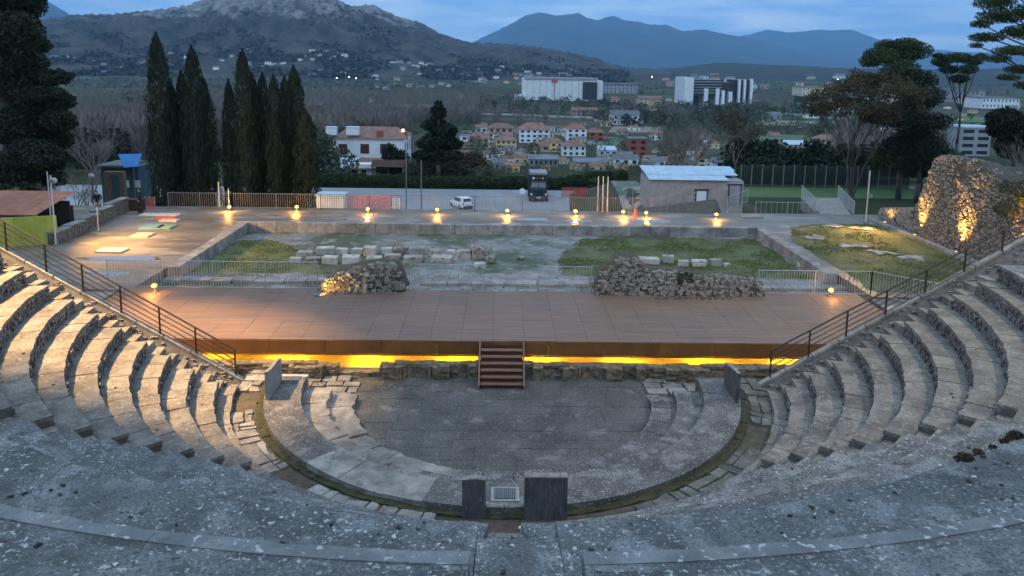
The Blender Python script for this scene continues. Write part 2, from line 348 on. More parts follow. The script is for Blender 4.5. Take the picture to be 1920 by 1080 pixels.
M['fieldb'] = mat('tan field', (.16, .14, .09), (.22, .19, .13), scale=.05, bump=0)
M['road'] = mat('pale country road', (.24, .25, .26), (.30, .31, .32), scale=.1, bump=0)
M['debris'] = mat('dark litter', (.02, .018, .016), (.06, .05, .045), scale=3, bump=0)
M['pebble'] = mat('pale pebbles', (.4, .4, .38), (.6, .6, .58), scale=3, bump=0)
# ------------------------------------------------------------------ terrain
def lerp_tab(t, x):
    if x <= t[0][0]: return t[0][1]
    for (a, b), (c, d) in zip(t, t[1:]):
        if x <= c: return b + (d - b) * (x - a) / (c - a)
    return t[-1][1]
FARP = [(90, -6.2), (140, -9), (300, -20), (900, -30), (40000, -30)]
LEFTP = [(30.4, 1.0), (34, -1.5), (45, -5.2), (52, -6)] + FARP
RIGHTP = [(30.4, .9), (36, -1), (60, -2.1), (80, -4)] + FARP
def H(x, y):
    k = min(1, max(0, (x - 9) / 6.0))
    z = lerp_tab(LEFTP, y) * (1 - k) + lerp_tab(RIGHTP, y) * k
    if y > 150:
        a = min(1, (y - 150) / 300.0)
        z += a * 2.2 * noise.noise(Vector((x / 160, y / 160, 3))) + min(6, y / 700.) * noise.noise(Vector((x / 900, y / 900, 9)))
    return z
def ground(u, v):
    d = ray(u, v); t = 50.0
    while t < 40000:
        p = CAM + d * t
        if p.z < H(p.x, p.y): break
        t *= 1.02
    a, b = t / 1.02, t
    for _ in range(18):
        m = (a + b) / 2; p = CAM + d * m
        if p.z < H(p.x, p.y): b = m
        else: a = m
    return CAM + d * b

ys = [30.4, 31.5, 33, 34, 36, 40, 45, 48, 52, 56, 60, 66, 72, 80, 90]
y = 90
while y < 22500: y *= 1.055; ys.append(y)
NS = 150
V = []; Fc = []
for y in ys:
    for i in range(NS + 1):
        s = (i / NS - .5) * 2; x = (abs(s) ** 1.15) * math.copysign(1, s) * (y + 45) * 1.6; V.append((x, y, H(x, y)))
for j in range(len(ys) - 1):
    for i in range(NS): a = j * (NS + 1) + i; Fc.append((a, a + 1, a + NS + 2, a + NS + 1))

def valley_mat():
    m = bpy.data.materials.new('valley land'); m.use_nodes = True; nt = m.node_tree; N = nt.nodes; l = nt.links.new
    b = N['Principled BSDF']; b.inputs['Roughness'].default_value = .95; b.inputs['Specular IOR Level'].default_value = .1
    g = N.new('ShaderNodeNewGeometry')
    vo = N.new('ShaderNodeTexVoronoi'); vo.inputs['Scale'].default_value = .009; l(g.outputs['Position'], vo.inputs['Vector'])
    r = N.new('ShaderNodeValToRGB'); l(vo.outputs['Color'], r.inputs[0]); cr = r.color_ramp; cr.interpolation = 'CONSTANT'
    cols = [(0, (.035, .05, .022)), (.2, (.07, .065, .045)), (.4, (.045, .06, .03)), (.55, (.10, .09, .06)), (.7, (.06, .10, .035)), (.85, (.05, .045, .035))]
    cr.elements[0].position = 0; cr.elements[0].color = (*cols[0][1], 1); cr.elements[1].position = .2; cr.elements[1].color = (*cols[1][1], 1)
    for p, c in cols[2:]: cr.elements.new(p).color = (*c, 1)
    n = N.new('ShaderNodeTexNoise'); n.inputs['Scale'].default_value = .02; n.inputs['Detail'].default_value = 9; l(g.outputs['Position'], n.inputs['Vector'])
    mx = N.new('ShaderNodeMixRGB'); mx.blend_type = 'MULTIPLY'; mx.inputs[0].default_value = .8; l(r.outputs[0], mx.inputs[1])
    r2 = N.new('ShaderNodeValToRGB'); r2.color_ramp.elements[0].position = .35; r2.color_ramp.elements[0].color = (.45, .45, .45, 1); r2.color_ramp.elements[1].position = .65; r2.color_ramp.elements[1].color = (1.3, 1.25, 1.2, 1)
    l(n.outputs[0], r2.inputs[0]); l(r2.outputs[0], mx.inputs[2]); l(mx.outputs[0], b.inputs['Base Color'])
    return m
M['valley'] = valley_mat()
tag(fast('ground', V, Fc, M['valley'], smooth=True, loc=(0, 30, 0)), kind='structure')

# far mountains and the near rocky hill, each at its own distance
def rock_mat(name, low, low2, rock, rock2, zlo, zhi, sc, rockbias=.5):
    m = bpy.data.materials.new(name); m.use_nodes = True; nt = m.node_tree; N = nt.nodes; l = nt.links.new
    b = N['Principled BSDF']; b.inputs['Roughness'].default_value = .95; b.inputs['Specular IOR Level'].default_value = .1
    g = N.new('ShaderNodeNewGeometry'); sp = N.new('ShaderNodeSeparateXYZ'); l(g.outputs['Position'], sp.inputs[0])
    def ns(s, det=9, st=None):
        n = N.new('ShaderNodeTexNoise'); n.inputs['Scale'].default_value = s; n.inputs['Detail'].default_value = det; n.inputs['Roughness'].default_value = .65
        if st:
            mp = N.new('ShaderNodeMapping'); mp.inputs['Scale'].default_value = st; l(g.outputs['Position'], mp.inputs[0]); l(mp.outputs[0], n.inputs['Vector'])
        else: l(g.outputs['Position'], n.inputs['Vector'])
        return n
    def ramp(src, lo, hi, c1, c2):
        r = N.new('ShaderNodeValToRGB'); r.color_ramp.elements[0].position = lo; r.color_ramp.elements[1].position = hi
        r.color_ramp.elements[0].color = (*c1, 1); r.color_ramp.elements[1].color = (*c2, 1); l(src, r.inputs[0]); return r
    a = ramp(ns(sc).outputs[0], .38, .62, low, low2); c = ramp(ns(sc * 2.5, st=(1, 1, 2.5)).outputs[0], .38, .62, rock, rock2)
    mr = N.new('ShaderNodeMapRange'); mr.inputs['From Min'].default_value = zlo; mr.inputs['From Max'].default_value = zhi; l(sp.outputs['Z'], mr.inputs['Value'])
    ad = N.new('ShaderNodeMath'); ad.operation = 'ADD'; l(mr.outputs[0], ad.inputs[0])
    k = N.new('ShaderNodeMath'); k.operation = 'MULTIPLY_ADD'; k.inputs[1].default_value = 1.6; k.inputs[2].default_value = -.8 - rockbias; l(ns(sc * .8).outputs[0], k.inputs[0]); l(k.outputs[0], ad.inputs[1])
    r = ramp(ad.outputs[0], .34, .5, (0, 0, 0), (1, 1, 1))
    mx = N.new('ShaderNodeMixRGB'); l(r.outputs[0], mx.inputs[0]); l(a.outputs[0], mx.inputs[1]); l(c.outputs[0], mx.inputs[2]); l(mx.outputs[0], b.inputs['Base Color'])
    return m

def hill(name, prof, d_ridge, d_foot, nu, nt, amp, nscale, material, zfoot=-31, power=1.25, rough_ridge=0, seed=0, crag=0):
    us = [prof[0][0] + (prof[-1][0] - prof[0][0]) * i / nu for i in range(nu + 1)]
    V = []; pts = {}
    for i, u in enumerate(us):
        v = lerp_tab(prof, u); r = ray(u, v); hl = math.hypot(r.x, r.y)
        hd = Vector((r.x / hl, r.y / hl, 0)); zr = CAM.z + r.z / hl * d_ridge
        for j in range(nt + 5):
            t = j / nt
            d = d_foot + (d_ridge - d_foot) * t
            p = CAM + hd * d
            if t <= 1: z = zfoot + (zr - zfoot) * (t ** power)
            else: z = zfoot + (zr - zfoot) * max(0, 1 - (t - 1) * 6 * nt / nt)
            q = Vector((p.x * nscale, p.y * nscale, seed))
            rid = noise.fractal(q, .75, 2.15, 8)
            if crag: rid = rid * .6 + crag * min(1, max(0, t - .35) * 2.5) * (1 - abs(noise.fractal(q * 2.3, .8, 2.1, 5)) * 2.2) * .5
            env = min(1, t * 3) * (1 if t < .62 else max(.10, (1.0 - t) / .38) if t <= 1 else .1)
            h = (zr - zfoot)
            z += rid * amp * h * env + (rough_ridge * noise.noise(Vector((u * .13, d * .004, 5))) if t > .9 and t <= 1.0 else 0)
            V.append((p.x, p.y, z))
    n = nt + 5; Fc = []
    for i in range(nu):
        for j in range(n - 1): a = i * n + j; Fc.append((a, a + n, a + n + 1, a + 1))
    tag(fast(name, V, Fc, material, smooth=True, loc=(0, d_foot, zfoot)), kind='structure')
    def pos(u, t):
        i = min(nu, max(0, int(round((u - us[0]) / (us[-1] - us[0]) * nu)))); j = int(t * nt)
        return Vector(V[i * n + j])
    return pos

near_prof = [(-500, 60), (-200, 55), (0, 45), (75, 37), (110, 33), (140, 29), (200, 27), (250, 25), (300, 19), (350, 12), (375, 2), (400, -6), (450, -14), (520, -16), (580, -12), (620, -4), (640, 4), (655, 9), (700, 11), (720, 18), (740, 31), (790, 44), (830, 66), (880, 79), (940, 82), (980, 85), (1060, 96), (1120, 109), (1150, 121), (1190, 128), (1260, 131)]
hillmat = rock_mat('scrub and limestone', (.028, .032, .026), (.085, .078, .062), (.10, .095, .088), (.26, .25, .23), 60, 330, .014, .10)
hill_pos = hill('rocky_hill', near_prof, 3700, 2050, 460, 120, .34, .0042, hillmat, power=1.15, rough_ridge=9, crag=.8)
bluem = rock_mat('far mountain slopes', (.03, .04, .035), (.06, .065, .05), (.12, .12, .12), (.2, .2, .2), 500, 1600, .0012, .3)
hill('far_mountains', [(820, 128), (850, 100), (890, 77), (930, 58), (960, 44), (985, 29), (1010, 23), (1025, 25), (1045, 29), (1085, 24), (1100, 33), (1120, 38), (1140, 31), (1152, 29), (1170, 38), (1200, 41), (1220, 46), (1250, 46), (1280, 58), (1320, 55), (1350, 62), (1380, 68), (1420, 75), (1470, 88), (1520, 98), (1600, 112), (1680, 122)], 17000, 11000, 200, 40, .13, .0007, bluem, power=1.1, rough_ridge=20, seed=4)
hill('far_mountains_behind', [(1300, 110), (1370, 70), (1400, 66), (1440, 56), (1480, 61), (1540, 55), (1560, 57), (1595, 55), (1640, 72), (1700, 88), (1800, 97), (1900, 99), (2100, 90), (2400, 95)], 23000, 18000, 160, 30, .1, .0006, bluem, power=1.1, rough_ridge=20, seed=9)
hill('far_mountain_left', [(-300, -20), (-100, -10), (0, -25), (60, -14), (80, -3), (105, 12), (135, 30), (200, 45), (300, 60)], 14000, 9000, 80, 30, .1, .0008, bluem, power=1.1, rough_ridge=15, seed=12)
hill('low_hills', [(1180, 131), (1260, 128), (1300, 123), (1345, 117), (1380, 118), (1440, 122), (1520, 124), (1560, 127), (1650, 129), (1760, 130), (1950, 128)], 4500, 2800, 140, 30, .12, .004, rock_mat('low wooded hills', (.02, .03, .018), (.05, .05, .033), (.07, .07, .05), (.10, .09, .07), 50, 400, .01, .6), rough_ridge=4, seed=2)

# the closed box of air
hz = MB().b2(-30000, 30000, -200, 24500, -60, 1950)
hm = bpy.data.materials.new('haze air'); hm.use_nodes = True; hm.node_tree.nodes.clear()
ho = hm.node_tree.nodes.new('ShaderNodeOutputMaterial'); hv = hm.node_tree.nodes.new('ShaderNodeVolumePrincipled')
hv.inputs['Color'].default_value = (.30, .62, 1, 1); hv.inputs['Density'].default_value = 6e-5; hv.inputs['Anisotropy'].default_value = 0
hm.node_tree.links.new(hv.outputs[0], ho.inputs['Volume'])
tag(hz.build('haze', hm), kind='stuff')

# ------------------------------------------------------------------ theatre base ground
b = MB()
b.b2(-60, 60, -.5, 9.2, -.6, -.10)                      # under the stage and in front of it
b.prism([(9.3 * math.cos(R_(t)), 9.3 * math.sin(R_(t))) for t in range(-180, 1, 6)] + [(9.3, .5), (-9.3, .5)], -.65, -.3)
tag(b.build('soil_ground', M['soil']), kind='structure')
b = MB()
for i in range(48):
    t0, t1 = -180 - 12 + i * 4.25, -180 - 12 + (i + 1) * 4.25
    b.sector(25.6, 90, t0, t1, 4, 10.3, 1)
tag(b.build('hillside_ground', M['lawn']), kind='structure')

# ------------------------------------------------------------------ cavea
R0, DR, Z0, DZ = 9.683, .757, 1.389, .469
AL, AR = -134.6, -42.9                                  # edges of the two side stairs
def Rk(k): return R0 + DR * k
def Zk(k): return Z0 + DZ * k
WST = .8
tiers = []
for k in range(-1, 9):
    if k == -1: r0, r1, z, zl = 9.22, 9.70, .92, -.3
    else: r0, r1, z, zl = Rk(k), Rk(k + 1) if k < 8 else 16.42, Zk(k), (Zk(k - 1) if k > 0 else .92)
    tiers.append((k, r0, r1, z, zl))
tiers.append((9, 16.40, 19.52, 5.70, Zk(8)))
for j in range(8): tiers.append((10 + j, 19.5 + .88 * j, 19.5 + .88 * (j + 1), 7.33 + .44 * j, 5.78 if j == 0 else 7.33 + .44 * (j - 1)))
ORD = ['lowest kerb', 'first', 'second', 'third', 'fourth', 'fifth', 'sixth', 'seventh', 'eighth', 'ninth', 'broad walkway', 'first above the walkway', 'second above the walkway', 'third above the walkway', 'fourth above the walkway', 'fifth above the walkway', 'sixth above the walkway', 'seventh above the walkway', 'topmost']
WEDGES = ['left wing', 'left centre', 'right centre', 'right wing']
for (k, r0, r1, z, zl) in tiers:
    endl = -180 + math.degrees(math.asin(1.7 / r0)); endr = -math.degrees(math.asin(1.7 / r0))
    if k == -1: endl, endr = -180 + 5, -5
    if k >= 10: endl, endr = -180 + 2, -2
    dst = math.degrees(WST / r0); dc = math.degrees((.46 if k >= 9 else .38) / r0); dc2 = math.degrees((.62 if k >= 9 else .38) / r0)
    spans = [(endl, AL), (AL + dst, -90 - dc), (-90 + dc2, AR - dst), (AR, endr)]
    h = z - zl
    for wi, (t0, t1) in enumerate(spans):
        rowname = ORD[k + 1]
        if k == 9: lab = f'{rowname} of grey concrete across the {WEDGES[wi]} of the seating'
        elif k == -1: lab = f'{rowname} step at the foot of the {WEDGES[wi]} seating'
        else: lab = f'curved stone seating tier in the {WEDGES[wi]}, {rowname}' + (' row up from the orchestra' if k < 9 else '')
        c = ((t0 + t1) / 2)
        T = thing('seating_tier', lab, 'seating tier', (r0 * math.cos(R_(c)), r0 * math.sin(R_(c)), zl), 'curved stone seating tiers')
        b = MB(); n = max(4, int((t1 - t0) / 4))
        b.sector(r0 + .05, r1 + .12, t0, t1, zl - .25, z - .09, n)
        b.build('riser_core', M['mortar'], T)
        # rubble face of the riser
        b = MB(); big = wi in (1, 2)
        rows = max(1, int(round((h - .1) / (.13 if not big else .2)))); rh = (h - .1) / rows
        for q in range(rows):
            t = t0
            while t < t1:
                w = rng.choice([.08, .12, .15, .22]) * rng.uniform(.8, 1.2) * (2 if big else 1); dt = math.degrees(w / r0); tm = R_(t + dt / 2)
                if t + dt > t1: break
                dep = rng.uniform(.02, .10)
                rr = r0 + .045 - dep / 2
                b.stone((rr * math.cos(tm), rr * math.sin(tm), zl + rh * (q + .5) + rng.uniform(-.01, .01)), (dep + .05, w * .86, rh * rng.uniform(.72, .9)), rng, .14, rz=tm)
                t += dt
        if b.v: tag(b.build('riser_stones', M['rubble'], T), kind='stuff')
        # tread slabs
        arc = R_(t1 - t0) * r0; ns = max(2, int(arc / (.95 if not big else 2.6)))
        cuts = [t0 + (t1 - t0) * i / ns + (rng.uniform(-.25, .25) * (t1 - t0) / ns if 0 < i < ns else 0) for i in range(ns + 1)]
        ws = 2 if k == 9 else 1
        for i in range(ns):
            g = math.degrees((.012 if not (big or k >= 9) else .003) / r0)
            for w_ in range(ws):
                ra = (r0 - .015 + rng.uniform(-.02, .02) * (.2 if big else 1) + (.17 if k == 10 else 0)) if w_ == 0 else (r0 + r1) / 2 + .006
                rb = r1 + .05 if w_ == ws - 1 else (r0 + r1) / 2
                j = .003 if (big or k >= 9) else .011
                if k in (0, 1) and wi == 0: j = .022
                d4 = [rng.uniform(-j, j) for _ in range(4)]
                nn_ = 6 if not big else 16
                b = MB(); b.sector((ra + rng.uniform(-.015, .015) * (not big), ra + rng.uniform(-.015, .015) * (not big)), rb, cuts[i] + g, cuts[i + 1] - g, z - .11 + rng.uniform(-.01, .01), z, nn_, d4, wob=.035 if k < 9 else .03)
                b.build('slab', M['neardirt'] if k == 9 and w_ == 1 else M['near'] if (big or k >= 9) else M['tier'], T)
                if k == 10: MB().sector(r0 - .02, r0 + .165, cuts[i] + g, cuts[i + 1] - g, z - .12, z + .012, 14, wob=.03).build('nosing', M['nosing'], T)
    if k == 10 and False: pass
    # radial stairs: two steps per tier
    tiers_st = [('left', AL, AL + dst), ('middle', -90 - dc, -90 + dc2), ('right', AR - dst, AR)]
    for nm, ta, tb in tiers_st:
        if k == -1:
            continue
        key = 'stair_' + nm
        if key not in M:
            cc = R_((ta + tb) / 2)
            M[key] = thing('radial_staircase', {'left': 'narrow radial stair cutting the seating left of centre', 'middle': 'narrow broken radial stair on the centre line of the seating', 'right': 'narrow radial stair cutting the seating right of centre'}[nm], 'stairway', (10 * math.cos(cc), 10 * math.sin(cc), 1), 'radial stairs between the seating wedges')
        T = M[key]; g = math.degrees(.008 / r0); mm = M['near'] if (k >= 9 or nm == 'middle') else M['tier']
        nst = 2 if h < .6 else 4
        for q in range(nst - 1):
            b = MB(); b.sector(r0 + .38 * q, r0 + .38 * (q + 1) - .01, ta + g, tb - g, zl - .2, zl + h * (q + 1) / nst, 2, [rng.uniform(-.02, .02) for _ in range(4)]); b.build('step', mm, T)
        b = MB(); b.sector(r0 + .38 * (nst - 1), r1 + .03, ta + g, tb - g, z - .3, z, 2, [rng.uniform(-.015, .015) for _ in range(4)]); b.build('step', mm, T)
    # half steps at the wing ends
    if 0 <= k <= 8:
        for s, nm in ((-1, 'left'), (1, 'right')):
            key = 'end_' + nm
            if key not in M: M[key] = thing('end_staircase', f'stepped flight of half blocks beside the {nm} handrail', 'stairway', (s * 13, -1, 1.2), 'stepped flights at the wing ends')
            T = M[key]
            a0 = math.degrees(math.asin(1.69 / r0)); a1 = math.degrees(math.asin(.98 / r0))
            def ang(a): return (-180 + a) if s < 0 else -a
            lo, hi = sorted((ang(a0), ang(a1)))
            mm = M['tier']
            b = MB(); b.sector(r0 + .36, r1 + .02, lo, hi, zl - .3, z - .004, 2, [rng.uniform(-.02, .02) for _ in range(4)]); b.build('step', mm, T)
            b = MB(); b.sector(r0 - .02, r0 + .355, lo, hi, zl - .3, zl + h * .5, 2, [rng.uniform(-.02, .02) for _ in range(4)]); b.build('half_step', mm, T)
            b = MB()
            for q in range(10):
                rr = r0 - .36 + rng.uniform(0, .9); b.stone((rr * s, -.93, zl + rng.uniform(-.2, .25)), (.16, .12, .1), rng, .2, rz=0)
            tag(b.build('rubble_face', M['rubble'], T), kind='stuff')

# sloping end walls under the handrails, rails
for s, nm in ((-1, 'left'), (1, 'right')):
    P0, P1 = (9.35, .62), (19.6, 6.85) if s > 0 else (19.6, 6.6)
    x0, z0, x1, z1 = P0[0], P0[1], P1[0], P1[1]
    W_ = thing('end_wall', f'sloping rubble end wall under the {nm} handrail', 'wall', (s * 14, .1, -.2), 'sloping end walls')
    b = MB()
    pl = [(x0, -.3), (x1, -.3), (x1, z1 - .12), (x0, z0 - .12)]
    b.hull([(s * x, -.95, z) for x, z in pl], [(s * x, .40, z) for x, z in pl]); b.build('wall', M['mortar'], W_)
    nn = 11
    for i in range(nn):
        a, c = i / nn, (i + 1) / nn - .004
        xa, xb = x0 + (x1 - x0) * a, x0 + (x1 - x0) * c; za, zb = z0 + (z1 - z0) * a, z0 + (z1 - z0) * c
        b = MB(); b.hull([(s * xa, .22, za - .11), (s * xb, .22, zb - .11), (s * xb, .46, zb - .11), (s * xa, .46, za - .11)],
                         [(s * xa, .22, za), (s * xb, .22, zb), (s * xb, .46, zb), (s * xa, .46, za)]); b.build('coping_stone', M['coping'], W_)
    b = MB()
    for i in range(420):
        x = rng.uniform(x0, x1); zt = z0 + (z1 - z0) * (x - x0) / (x1 - x0) - .2
        z = rng.uniform(.0, zt) if rng.random() < .5 else rng.uniform(max(.0, zt - 1), zt)
        b.stone((s * x, .41, z), (rng.uniform(.12, .25), .12, rng.uniform(.08, .14)), rng, .2, rz=0)
    for i in range(70):
        x = rng.uniform(x0, x1); zt = z0 + (z1 - z0) * (x - x0) / (x1 - x0) - .12
        b.stone((s * x, rng.uniform(-.85, .15), zt), (rng.uniform(.12, .22), .16, .07), rng, .25)
    tag(b.build('wall_stones', M['rubble'], W_), kind='stuff')
    # handrail
    Rl = thing('handrail', f'brown steel handrail sloping down the {nm} edge of the seating', 'handrail', (s * 14, .3, 3), 'sloping handrails')
    tops = [(440, 655), (366, 621), (298, 583), (225, 543), (153, 502), (83, 459), (8, 416), (-70, 374), (-155, 330)] if s < 0 else [(1447, 657), (1519, 622), (1590, 583), (1664, 543), (1738, 506), (1812, 467), (1883, 431), (1960, 391), (2050, 345)]
    tp = [aty(u, v, .3) for u, v in tops]
    n = len(tp); xa, za = tp[0].x, tp[0].z; sl = (tp[-3].z - za) / (tp[-3].x - xa)
    tp = [Vector((p.x, .3, za + (p.x - xa) * sl)) for p in tp]
    mr = M['railbrown']
    b = MB(); b.tube(tp[0], tp[-1], .03, n=6); b.build('top_rail', mr, Rl)
    for q in range(1, 5):
        b = MB(); o = Vector((0, 0, -.2 * q)); b.tube(tp[0] + o, tp[-1] + o, .018, n=5); b.build('rail', mr, Rl)
    for p in tp:
        b = MB(); b.b2(p.x - .022, p.x + .022, .27, .33, p.z - 1.03, p.z); b.build('post', mr, Rl)

# ------------------------------------------------------------------ orchestra
def clip(poly, cen, rad, yb, n=48):
    def cut(P, a, b_, c):
        outp = []
        for i in range(len(P)):
            p, q = P[i], P[(i + 1) % len(P)]; fp = a * p[0] + b_ * p[1] - c; fq = a * q[0] + b_ * q[1] - c
            if fp <= 0: outp.append(p)
            if (fp < 0) != (fq < 0) and fp != fq:
                t = fp / (fp - fq); outp.append((p[0] + (q[0] - p[0]) * t, p[1] + (q[1] - p[1]) * t))
        return outp
    for i in range(n):
        t = R_(-180 + 180 * (i + .5) / n)
        poly = cut(poly, math.cos(t), math.sin(t), rad)
        if len(poly) < 3: return None
    return poly
OF = tag(MB().prism([(5.6 * math.cos(R_(t)), 5.6 * math.sin(R_(t))) for t in range(-180, 1, 6)] + [(5.6, 2.3), (-5.6, 2.3)], -.28, -.03).build('orchestra_floor', M['mortar']), kind='structure')
y = -5.3; ri = 0
while y < 2.3:
    dy = rng.choice([.55, .62, .7, .78]); x = -5.8 + rng.uniform(0, .8)
    x = -5.8
    while x < 5.6:
        dx = rng.uniform(.7, 1.45)
        p = clip([(x, y), (x + dx - .009, y), (x + dx - .009, y + dy - .009), (x, y + dy - .009)], None, 5.24, 2.3)
        if p and len(p) > 2:
            ar = abs(sum(p[i][0] * p[(i + 1) % len(p)][1] - p[(i + 1) % len(p)][0] * p[i][1] for i in range(len(p)))) / 2
            if ar > .02 and all(abs(q[0]) < 5.4 for q in p):
                p = [(a, min(c, 2.2)) for a, c in p]
                MB().prism(p, -.05, rng.uniform(-.012, .006)).build('paving_slab', M['floor'], OF)
        x += dx
    y += dy

# low steps and podium ring
PD = thing('podium', 'wide curved grey stone podium ringing the orchestra floor', 'podium', (0, -6, 0))
def ring(r0, r1, z, nslab, m, zb, j=.006, t0=-180, t1=0, name='slab', mm=None, gap=.006):
    cuts = [t0 + (t1 - t0) * i / nslab + (rng.uniform(-.25, .25) * (t1 - t0) / nslab if 0 < i < nslab else 0) for i in range(nslab + 1)]
    for i in range(nslab):
        c = (cuts[i] + cuts[i + 1]) / 2
        a, zz, jj = m, z, j
        if mm and mm(c): a, zz, jj = mm(c)[0], z + rng.uniform(-mm(c)[1], .02), mm(c)[1]
        g = math.degrees(gap / r0); rj = jj * .8
        MB().sector((r0 + rng.uniform(-rj, rj), r0 + rng.uniform(-rj, rj)), r1, cuts[i] + g, cuts[i + 1] - g, zb, zz, 7, [rng.uniform(-jj, jj) * .6 for _ in range(4)], wob=.12 if jj > .02 else .02).build(name, a, PD)
left = lambda c: (M['flag'], .05) if -182 < c < -108 else None
ring(5.26, 6.14, .24, 17, M['podium'], -.25, mm=left, name='low_step', gap=.012)
ring(6.12, 7.03, .48, 19, M['podium'], -.25, mm=left, name='upper_step', gap=.012)
ring(7.0, 8.19, .89, 22, M['podium'], -.25, mm=lambda c: (M['flag'], .03) if -135 < c < -104 else None, gap=.004)
def straight(x0, x1, z, m, y1, name='slab'):
    MB().b2(x0, x1, .01, y1, -.25, z).build(name, m, PD)
straight(-8.15, -7.0, .87, M['slabgrey'], .25, 'podium_end'); straight(7.0, 8.15, .87, M['slabdark'], .25, 'podium_end')
MB().b2(-7.92, -7.18, -.62, -.02, .885, .905).build('hatch', M['slabdark'], PD)
gp = atz(927, 917, .9); 
GR = thing('floor_grate', 'rectangular slatted metal grate let into the podium between the upright slabs', 'grate', (.03, -7.6, .9))
fr = MB().b2(-.34, .40, -7.93, -7.27, .895, .912); fr.build('grate_frame', M['kerb'], GR)
MB().b2(-.26, .32, -7.86, -7.34, .913, .917).build('pit_shade', M['black'], GR)  # black sheet on the frame stands in for the shade below the bars
for i in range(11): MB().b2(-.245 + i * .053, -.222 + i * .053, -7.85, -7.35, .918, .935).build('bar', M['polegrey'], GR)
# drain and walkway
b = MB()
for i in range(44): b.sector(8.17, 8.44, -184 + i * 188 / 44, -184 + (i + 1) * 188 / 44, -.3, .74, 1, [rng.uniform(-.03, .03) for _ in range(4)])
tag(b.build('mossy_drain', M['moss']), kind='structure')
WK = tag(MB().sector(8.42, 9.26, -182, 2, -.35, .70, 40).build('walkway', M['soil']), kind='structure')
cuts = [-184 + 188 * i / 30 + rng.uniform(-2.2, 2.2) for i in range(31)]
for i in range(30):
    c = (cuts[i] + cuts[i + 1]) / 2
    if -170 < c < -163 or -101 < c < -79 or rng.random() < .12: continue
    g = .25; r_a = 8.45 + rng.uniform(0, .12)
    rs_ = rng.uniform(8.7, 9.0) if rng.random() < .6 else 9.24; mf = M['flag'] if c < -100 else M['flagr']; cm = cuts[i] + (cuts[i + 1] - cuts[i]) * rng.uniform(.3, .7)
    for ta_, tb_ in ((cuts[i], cm), (cm, cuts[i + 1])):
        MB().sector((r_a, 8.45 + rng.uniform(0, .12)), rs_ - .02, ta_ + g * rng.uniform(.3, 1.6), tb_ - g * rng.uniform(.3, 1.6), .5, .765, 4, [rng.uniform(-.03, .03) for _ in range(4)], wob=.07).build('flagstone', mf, WK)
    if rs_ < 9.2: MB().sector((rs_ + .02, rs_ + rng.uniform(.01, .06)), 9.24, cuts[i] + g, cuts[i + 1] - g, .5, .76, 4, [rng.uniform(-.03, .03) for _ in range(4)], wob=.05).build('flagstone', mf, WK)
# parodos floor either side in front of the pulpitum
PV = tag(MB().b2(-11.5, -5.3, 0.02, 2.05, -.3, -.07).build('left_passage_floor', M['soil']), kind='structure')
PV2 = tag(MB().b2(5.1, 11.5, .02, 2.3, -.3, -.07).build('right_passage_floor', M['soil']), kind='structure')
def flags(x0, x1, y0, y1, par, m, keep=1):
    y = y0
    while y < y1 - .2:
        dy = rng.uniform(.4, .7); x = x0 + rng.uniform(0, .2)
        while x < x1 - .2:
            dx = rng.uniform(.45, .95)
            if rng.random() < keep:
                q = [(x + rng.uniform(0, .06), y + rng.uniform(0, .06)), (min(x1, x + dx) - rng.uniform(.02, .09), y + rng.uniform(0, .06)), (min(x1, x + dx) - rng.uniform(.02, .09), min(y1, y + dy) - rng.uniform(.02, .08)), (x + rng.uniform(0, .06), min(y1, y + dy) - rng.uniform(.02, .08))]
                MB().prism(q, -.1, rng.uniform(.0, .05)).build('flagstone', m, par)
            x += dx
        y += dy
flags(-11.2, -5.35, .04, 2.25, PV, M['flag'], .9); flags(5.2, 8.2, .04, 2.2, PV2, M['flag'], .75); flags(8.25, 11.2, .04, 2.0, PV2, M['flag'], .8)

# upright slabs
def upright(x0, x1, y0, y1, z1, m, lab, lean=0, zb=-.25):
    T = thing('upright_slab', lab, 'stone slab', ((x0 + x1) / 2, (y0 + y1) / 2, zb), 'upright slabs on the podium edge')
    n = 6; b = MB(); lx = x1 - x0 > y1 - y0
    top = []
    for i in range(n + 1):
        k = i / n; top.append(z1 + rng.uniform(-.02, .02) + (lean * k))
    if lx: pr = [(x0 + (x1 - x0) * i / n, top[i]) for i in range(n + 1)]; P = [(x0, zb), (x1, zb)] + pr[::-1]; b.hull([(x, y0, z) for x, z in P], [(x, y1, z) for x, z in P])
    else: pr = [(y0 + (y1 - y0) * i / n, top[i]) for i in range(n + 1)]; P = [(y0, zb), (y1, zb)] + pr[::-1]; b.hull([(x1, y, z) for y, z in P], [(x0, y, z) for y, z in P])
    b.build('slab', m, T)
    b = MB()
    for i in range(n):
        if lx: xa, xb = x0 + (x1 - x0) * i / n, x0 + (x1 - x0) * (i + 1) / n; b.b2(xa, xb - .004, y0 - .006, y1 + .006, min(top[i], top[i + 1]) + .004, max(top[i], top[i + 1]) + .02)
        else: ya, yb = y0 + (y1 - y0) * i / n, y0 + (y1 - y0) * (i + 1) / n; b.b2(x0 - .006, x1 + .006, ya, yb - .004, min(top[i], top[i + 1]) + .004, max(top[i], top[i + 1]) + .02)
    b.build('pale_edge', M['coping'], T)  # pale strip along the slab's top edge
upright(-1.06, -.47, -8.42, -8.24, 1.76, M['slabdark'], 'narrow dark upright slab left of the floor grate')
upright(.50, 1.58, -8.42, -8.22, 1.83, M['slabdark'], 'wide dark upright slab right of the floor grate')
upright(-7.88, -7.78, -2.0, -.4, 1.84, M['slabgrey'], 'grey upright slab closing the left end of the podium', -.1)
upright(7.80, 7.90, -1.95, -.5, 1.92, M['slabdark'], 'blue grey upright slab closing the right end of the podium', -.18)

